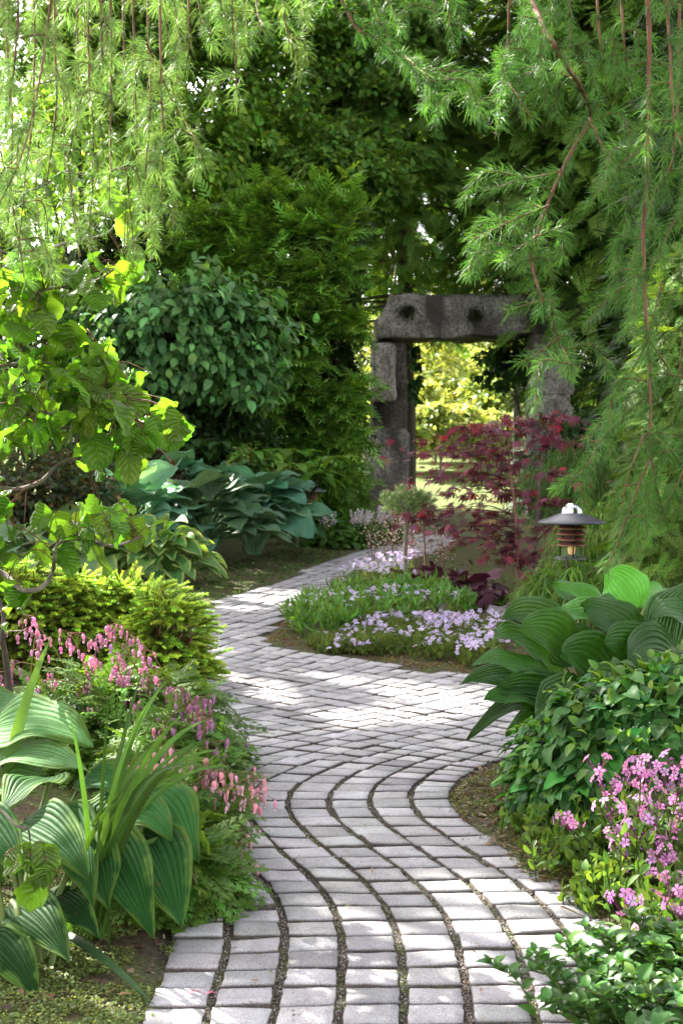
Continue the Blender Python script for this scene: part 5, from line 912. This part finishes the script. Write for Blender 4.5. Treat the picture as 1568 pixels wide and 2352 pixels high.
for i, (px, py, R_, lab) in enumerate(((1270, 1935, .16, 'low leafy seedlings on the soil at the foot of the green mound'), (1330, 2010, .13, 'low leafy seedlings between the mossy soil and the pink phlox'), (1390, 2090, .12, 'low leafy seedlings beside the paving under the pink phlox'), (1460, 2190, .1, 'low leafy seedlings at the paving edge above the glossy creeper'))):
    r = rg(600 + i); c = gp(px, py); q = c + r.normal(0, 1, (46, 3)) * A(R_ * .5, R_ * .45, 0); q[:, 2] = bedz(q[:, :2])[0]; q = q[~inpoly(q[:, :2], PATH)]; t = thing('seedlings', lab, 'seedlings', c, 'leafy seedlings on the right'); b = B(); shoots(b, q, r, .09, (.1, .18, .035), 9, .034, T_OV); b.build('foliage', LEAF, t)
# ---------------------------------------------------------------- twisted hazel on the left
r = rg(610); t = thing('twisted_hazel', 'twisted hazel with crinkled sunlit leaves on contorted brown branches at the left', 'hazel', gp(32, 1700))
HZ = [([(34, 1700), (20, 1560), (8, 1470), (5, 1400), (-25, 1320)], 4.5, .013), ([(-40, 1305), (10, 1320), (50, 1355), (95, 1350), (122, 1310), (125, 1275), (140, 1246), (200, 1240), (262, 1252), (330, 1230)], 4.1, .0085), ([(-40, 1110), (30, 1125), (90, 1110), (140, 1065), (200, 1048), (300, 1040), (360, 1030), (392, 1062)], 4.15, .008), ([(50, 800), (45, 850), (30, 880), (45, 925), (70, 955), (105, 945), (140, 960), (190, 925), (250, 905), (290, 930), (330, 960)], 4.05, .006),
      ([(-40, 720), (40, 705), (90, 670), (140, 660), (210, 650), (270, 615), (310, 600)], 4.1, .006), ([(-40, 950), (60, 965), (120, 985), (200, 980), (250, 1000), (260, 965), (250, 940)], 4.2, .006), ([(-40, 560), (60, 590), (150, 560), (240, 540), (280, 500)], 4.2, .006), ([(20, 1330), (40, 1380), (55, 1410), (75, 1420)], 4.1, .003), ([(-30, 1310), (-60, 1100), (-50, 800), (-40, 500), (-30, 380)], 4.3, .012), ([(-40, 420), (60, 440), (140, 400), (160, 385)], 4.15, .005), ([(-40, 850), (80, 830), (180, 850), (240, 830)], 4.1, .005), ([(-60, 1780), (-10, 1850), (40, 1895), (62, 1905), (70, 1940), (66, 1965)], 3.05, .004)]
nodes = []
for pl, D, rr in HZ:
    q = np.array([P(x, y, D + .06 * math.sin(i_ * 2.1)) for i_, (x, y) in enumerate(pl)]); s = spl(q, len(pl) * 6); s = s + np.stack([fbm(s * 14, 2, 2), fbm(s * 14 + 9, 3, 2), fbm(s * 14 + 4, 4, 2)], 1) * .012; b = B(); tube(b, s, np.linspace(rr, rr * .4, len(s)), 7); o = b.build('trunk' if rr > .01 else 'branch', BARKG if rr < .01 else BARK, t, True)
    if rr < .01: nodes.append(s)
nodes = np.concatenate(nodes)
polys = [[(-60, 600), (180, 620), (250, 590), (330, 575), (315, 660), (200, 720), (120, 740), (60, 760), (-60, 740)], [(-60, 740), (60, 750), (160, 760), (250, 800), (330, 880), (400, 950), (415, 1000), (330, 1030), (300, 1080), (190, 1090), (170, 1000), (60, 1000), (0, 960), (-60, 960)], [(180, 1170), (270, 1150), (330, 1165), (370, 1230), (300, 1260), (230, 1240), (170, 1270), (90, 1250)], [(-60, 960), (60, 985), (90, 1030), (30, 1050), (-60, 1040)], [(240, 440), (290, 450), (300, 560), (230, 540)], [(110, 380), (170, 380), (170, 430), (110, 430)], [(-60, 1120), (0, 1130), (10, 1260), (-60, 1280)]]
pts_ = []
for pl, k in zip(polys, (56, 150, 20, 14, 8, 4, 16)):
    for x, y in ptpoly(r, pl, k): pts_.append(P(x, y, 4.1 + r.normal(0, .13)))
for x, y in ((160, 1290), (60, 1380), (15, 1180), (40, 1230), (90, 1200), (30, 1290), (120, 1220), (20, 1370), (235, 1280), (0, 1440), (90, 1280), (10, 1600 - 330), (40, 1480 - 110)): pts_.append(P(x, y, 4.1))
for x, y in ((75, 1975), (60, 2000), (100, 1985), (30, 1990), (85, 2040)): pts_.append(P(x, y, 3.02))
pts_ = np.array(pts_); n_ = len(pts_)
az = r.uniform(-2.6, 2.6, n_) - .4; o = np.stack([np.sin(az + .6), -np.cos(az) * .6, 0 * az], 1); L = .122 * r.uniform(.6, 1.2, n_)[:, None]; dn = r.uniform(.35, 1., (n_, 1))
Bs = pts_ - (o * .4 - UP * .35 * dn) * L; Ts = Bs + (o * (1 - .45 * dn) * .85 - UP * dn * .8) * L; Cs = (Bs + Ts) / 2 + (UP * .22 + o * .15) * L
b = B(); bez(b, Bs, Cs, Ts, nrm(o * .5 + UP * .75 + r.normal(0, .4, (n_, 3))), .092 * r.uniform(.65, 1.15, n_), 'round', 14, 10, .2, .07, 1.7, crum=.6, C=vary(r, (.12, .22, .025), n_, .2), seed=9, serr=.05); b.build('foliage', HAZELM, t, True)
b = B()
for k in range(n_):
    j = np.argmin(np.linalg.norm(nodes - Bs[k], axis=1)); a = nodes[j]
    tube(b, spl([a, (a + Bs[k]) / 2 + UP * .015, Bs[k]], 5), .0016, 4)
b.build('twigs', BARKR, t)
# ---------------------------------------------------------------- weeping larches
def larch_branch(par, r, poly, D, rad, dens=1., tip=True, col=(.13, .22, .05), side=1., sL=1., bark=None, nlen=.036, dj=.1, side_tufts=False):
    q = np.array([P(x, y, D + r.normal(0, dj) * (0 < i_ < len(poly))) for i_, (x, y) in enumerate(poly)]); Ln = np.linalg.norm(np.diff(q, axis=0), axis=1).sum(); n = max(6, int(Ln / .014)); s = spl(q, n)
    s = s + np.stack([fbm(s * 9, 2, 2), fbm(s * 9 + 9, 3, 2), fbm(s * 9 + 4, 4, 2)], 1) * .012
    b = B(); tube(b, s, np.linspace(rad, rad * .35, n), 6); br = [(s, True)]
    step = max(2, int(.095 / .014 / side)) if side else 10 ** 6
    for k in range(int(n * .06), n - 4, step):
        if r.random() > .82: continue
        t_ = nrm(s[min(n - 1, k + 2)] - s[max(0, k - 2)]); a = r.uniform(0, 6.28); o = A(math.cos(a), math.sin(a) * .8, 0); L = r.uniform(.07, .21) * sL; e = s[k] + (o * .66 + t_ * .3 - UP * .28) * L; m_ = s[k] + (o * .5 + t_ * .1 + UP * .1) * L; ss = spl([s[k], m_, e], max(5, int(L / .0085))); tube(b, ss, np.linspace(.0019, .0011, len(ss)), 4); br.append((ss, False))
    ob = b.build('branch', bark or BARKR, par, True); nb = B()
    for ss, main in br:
        m_ = len(ss); tg = nrm(np.gradient(ss, axis=0)); fox = not main
        if main and rad < .0032 and not side_tufts: fox = True
        per = int((14 if fox else 46) * dens); idx = np.arange(1, m_) if fox else np.arange(1, m_, 3); idx = idx if fox else idx[r.random(len(idx)) < .85]
        p0 = np.repeat(ss[idx], per, 0); tt_ = np.repeat(tg[idx], per, 0); pr = np.repeat(idx / m_, per); k = len(p0)
        sd = np.repeat(r.normal(0, 1, (len(idx), 3)), per, 0); rd = r.normal(0, 1, (k, 3)) + (0 if fox else sd * .55); rd = nrm(rd - (rd * tt_).sum(1, keepdims=True) * tt_)
        fw = (.75 if fox else .25) + .35 * (pr > .85)[:, None] + r.normal(0, .3, (k, 1)); d = nrm(rd + tt_ * fw); d = d if fox else nrm(nrm(sd - (sd * tt_).sum(1, keepdims=True) * tt_) * .75 + r.normal(0, .6, (k, 3)) + tt_ * .15); L = nlen * r.uniform(.65, 1.15, k) * np.where(fox & (pr > .93), .75, 1.) * (.85 if fox else 1)
        cl = np.repeat(vary(r, col, len(idx), .2, .08), per, 0) * (1 + .6 * np.clip(pr - .6, 0, 1))[:, None]; needles(nb, p0 + r.normal(0, .002, (k, 3)), d, L, .0014, cl, curl=nrm(tt_ * (.9 if fox else .2) - UP * .25))
    nb.build('needles', NEEDLE, ob)
r = rg(620); lt = thing('weeping_larch', 'weeping larch at the left with bright sunlit needles on hanging shoots', 'larch', (-2.1, 4.2, 0), 'weeping larches framing the path')
b = B(); tube(b, spl([A(-2.1, 4.2, -.1), A(-2.05, 4.15, 1.4), A(-1.9, 4.0, 2.6), A(-1.2, 3.8, 3.05), A(-.4, 3.6, 3.0), A(.1, 3.5, 2.9)], 26), np.linspace(.11, .03, 26), 10); b.build('trunk', BARK, lt, True)
LB = [([(255, -250), (258, 100), (255, 300), (250, 475)], 3.4), ([(372, -250), (370, 100), (372, 300), (372, 490)], 3.3), ([(210, -250), (205, 150), (215, 330), (205, 560)], 3.6), ([(150, -250), (100, 120), (60, 330), (0, 470)], 2.9), ([(70, -250), (80, 200), (60, 400), (40, 600)], 3.5), ([(120, -250), (130, 200), (110, 420), (100, 640)], 3.8), ([(300, -250), (310, 150), (318, 360)], 3.7),
      ([(430, -250), (435, 60), (430, 160)], 3.5), ([(530, -250), (535, 50), (545, 240)], 3.4), ([(620, -250), (650, 30), (692, 168)], 3.4), ([(580, -250), (590, 0), (605, 70)], 3.5), ([(0, -100), (30, 300), (20, 520)], 3.2), ([(-30, 200), (30, 480), (60, 660)], 3.6), ([(170, -250), (180, 200), (160, 400), (185, 590)], 3.9), ([(470, -250), (480, 30), (490, 120)], 3.8), ([(330, -250), (345, 200), (335, 420), (345, 540)], 3.5),
      ([(230, -250), (232, 60), (240, 160)], 2.6), ([(30, -250), (40, 60), (20, 260)], 2.7), ([(280, -250), (285, 100), (290, 250)], 4.1), ([(20, 100), (-10, 350), (10, 640)], 4.2), ([(140, 100), (150, 350), (140, 560)], 4.3), ([(400, -250), (410, 0), (405, 230)], 3.9), ([(500, -250), (500, -60), (515, 60)], 3.4), ([(90, 300), (85, 480), (120, 650)], 4.0), ([(680, -250), (690, -60), (700, 50)], 3.5), ([(560, -250), (565, 20), (570, 100)], 3.7), ([(190, -250), (195, 20), (190, 260)], 4.2), ([(450, -250), (455, -20), (470, 60)], 3.6), ([(340, 100), (395, 230), (450, 330), (470, 395)], 3.35), ([(290, 380), (300, 480), (310, 600)], 3.6)]
for pl, D in LB: larch_branch(lt, r, pl, D, .0035, .95, col=(.15, .25, .07), side=.75, sL=.7)
r = rg(630); rt = thing('weeping_larch', 'weeping larch at the right with long dark green shoots on reddish branches', 'larch', (2.3, 4.4, 0), 'weeping larches framing the path')
b = B(); tube(b, spl([A(2.3, 4.4, -.1), A(2.25, 4.3, 1.5), A(2.0, 4.0, 2.7), A(1.3, 3.6, 3.0), A(.6, 3.4, 2.95), A(.1, 3.3, 2.8)], 26), np.linspace(.11, .03, 26), 10); b.build('trunk', BARK, rt, True)
RB = [([(1180, -250), (1215, -20), (1270, 100), (1330, 200), (1352, 272), (1290, 390), (1225, 560), (1192, 610)], 3.3, .0075), ([(1290, 390), (1210, 410), (1112, 440)], 3.3, .003), ([(1262, 470), (1180, 505), (1088, 548)], 3.25, .003), ([(1235, 540), (1180, 580), (1150, 602)], 3.2, .003), ([(1215, 585), (1240, 680), (1280, 770), (1302, 850)], 3.3, .004), ([(1245, 690), (1205, 700), (1168, 712)], 3.3, .0025), ([(1282, 775), (1240, 810), (1192, 832)], 3.3, .0025), ([(1290, 800), (1310, 840), (1312, 870)], 3.25, .0025),
      ([(1480, -250), (1490, 250), (1478, 550), (1490, 850), (1495, 1060), (1530, 1200)], 3.2, .006), ([(1495, 900), (1400, 985), (1335, 1080), (1275, 1125)], 3.2, .003), ([(1490, 1060), (1440, 1190), (1392, 1300)], 3.1, .003), ([(1480, 1000), (1440, 1100), (1425, 1210)], 3.15, .0025), ([(1365, -250), (1375, 80), (1412, 165)], 3.4, .004), ([(1425, -250), (1430, 80), (1452, 210)], 3.4, .004), ([(1560, -100), (1550, 330), (1500, 450), (1440, 640)], 3.5, .004), ([(1590, 420), (1500, 600), (1425, 780)], 3.6, .003), ([(1600, -250), (1580, 200), (1590, 500), (1555, 900)], 3.3, .005), ([(1530, -250), (1540, 200), (1562, 340)], 3.0, .004),
      ([(700, -250), (800, 30), (860, 88), (960, 150), (1062, 192)], 3.3, .004), ([(930, 130), (985, 190), (972, 256)], 3.3, .003), ([(990, 160), (1050, 165), (1110, 178)], 3.35, .0025), ([(1020, -250), (1022, -40), (1040, 110)], 3.6, .003), ([(1175, -250), (1168, 100), (1160, 180), (1140, 312)], 3.3, .004), ([(1330, 190), (1240, 160), (1130, 215), (1085, 245)], 3.35, .0035), ([(1165, 190), (1195, 230), (1222, 276)], 3.3, .0025), ([(860, -250), (880, -40), (920, 70)], 3.5, .003), ([(960, -250), (990, -40), (1000, 60)], 3.7, .003), ([(780, -250), (760, -80), (740, 20)], 3.5, .003),
      ([(1520, 650), (1480, 800), (1400, 930), (1345, 1010)], 3.7, .003), ([(1610, 950), (1560, 1100), (1490, 1230)], 3.3, .003), ([(1600, 150), (1570, 300), (1600, 480)], 3.5, .003), ([(1490, 450), (1450, 640), (1460, 790)], 3.4, .003), ([(1570, 850), (1580, 1050), (1560, 1180)], 3.2, .003), ([(1240, -250), (1235, 0), (1225, 120)], 3.6, .003), ([(1300, -250), (1310, 50), (1290, 180)], 3.6, .003), ([(1352, 272), (1390, 350), (1400, 450)], 3.3, .003), ([(1480, 330), (1420, 380), (1350, 470)], 3.25, .0028), ([(1485, 620), (1400, 680), (1345, 740)], 3.25, .0028), ([(1490, 780), (1540, 860), (1568, 940)], 3.2, .0028), ([(1495, 1000), (1560, 1060), (1590, 1150)], 3.2, .0028)]
for pl, D, rr in RB: larch_branch(rt, r, pl, D, rr, .9, col=(.075, .175, .036), side=.8, sL=.85)
# needles, crumbs and petals blown over the paving
r = rg(690); q = np.concatenate([groundpts(r, PATHPX, 2600)]); dq = pdist(q[:, :2], PATH); keep = (r.random(len(q)) < .35) | (dq < .14); q = q[keep]; n_ = len(q); q[:, 2] = .0155 + .002 * r.random(n_)
b = B(); lg = r.uniform(.008, .024, n_); pal = A([.2, .12, .05], [.12, .08, .04], [.28, .2, .1], [.07, .06, .03], [.14, .17, .05]).reshape(-1, 3)[r.integers(0, 5, n_)]
inst(b, T_CHIP, q, frames(r.normal(0, 1, (n_, 3)) * A(1, 1, .08), nrm(UP + r.normal(0, .15, (n_, 3)))), np.stack([np.where(r.random(n_) < .6, .0022, .006), lg, lg * .4], 1), pal); tag(b.build('fallen_needles', STEM), 'brown fallen needles and crumbs scattered over the paved path', 'needles', kind='stuff')
# small things lying on the paving
pm = plain('petal_fallen', (.38, .1, .16), .6); lm = plain('leaf_fallen', (.25, .13, .05), .7)
for i, (px, py, lab, mm) in enumerate(((430, 2297, 'fallen pink petal on the left paving stones', pm), (468, 2300, 'second fallen pink petal just right of the first one', pm), (272, 2310, 'orange-brown dead leaf on the moss by the left paving edge', lm), (20, 2385 - 110, 'dry orange leaf under the near hosta at the left edge', lm), (500, 2095, 'tiny fallen dry leaf on a left paving stone near the bleeding heart', lm))):
    r = rg(640 + i); q = gp(px, py); q[2] = max(q[2], .0) + .014; b = B(); bez(b, [q], [q + A(.012, .004, .008)], [q + A(.03, .006, .0)], [UP], .012, 'ovate', 5, 4, .3, .1, seed=i); o = b.build('fallen_petal' if mm is pm else 'fallen_leaf', mm, None, True); tag(o, lab, 'petal' if mm is pm else 'leaf')
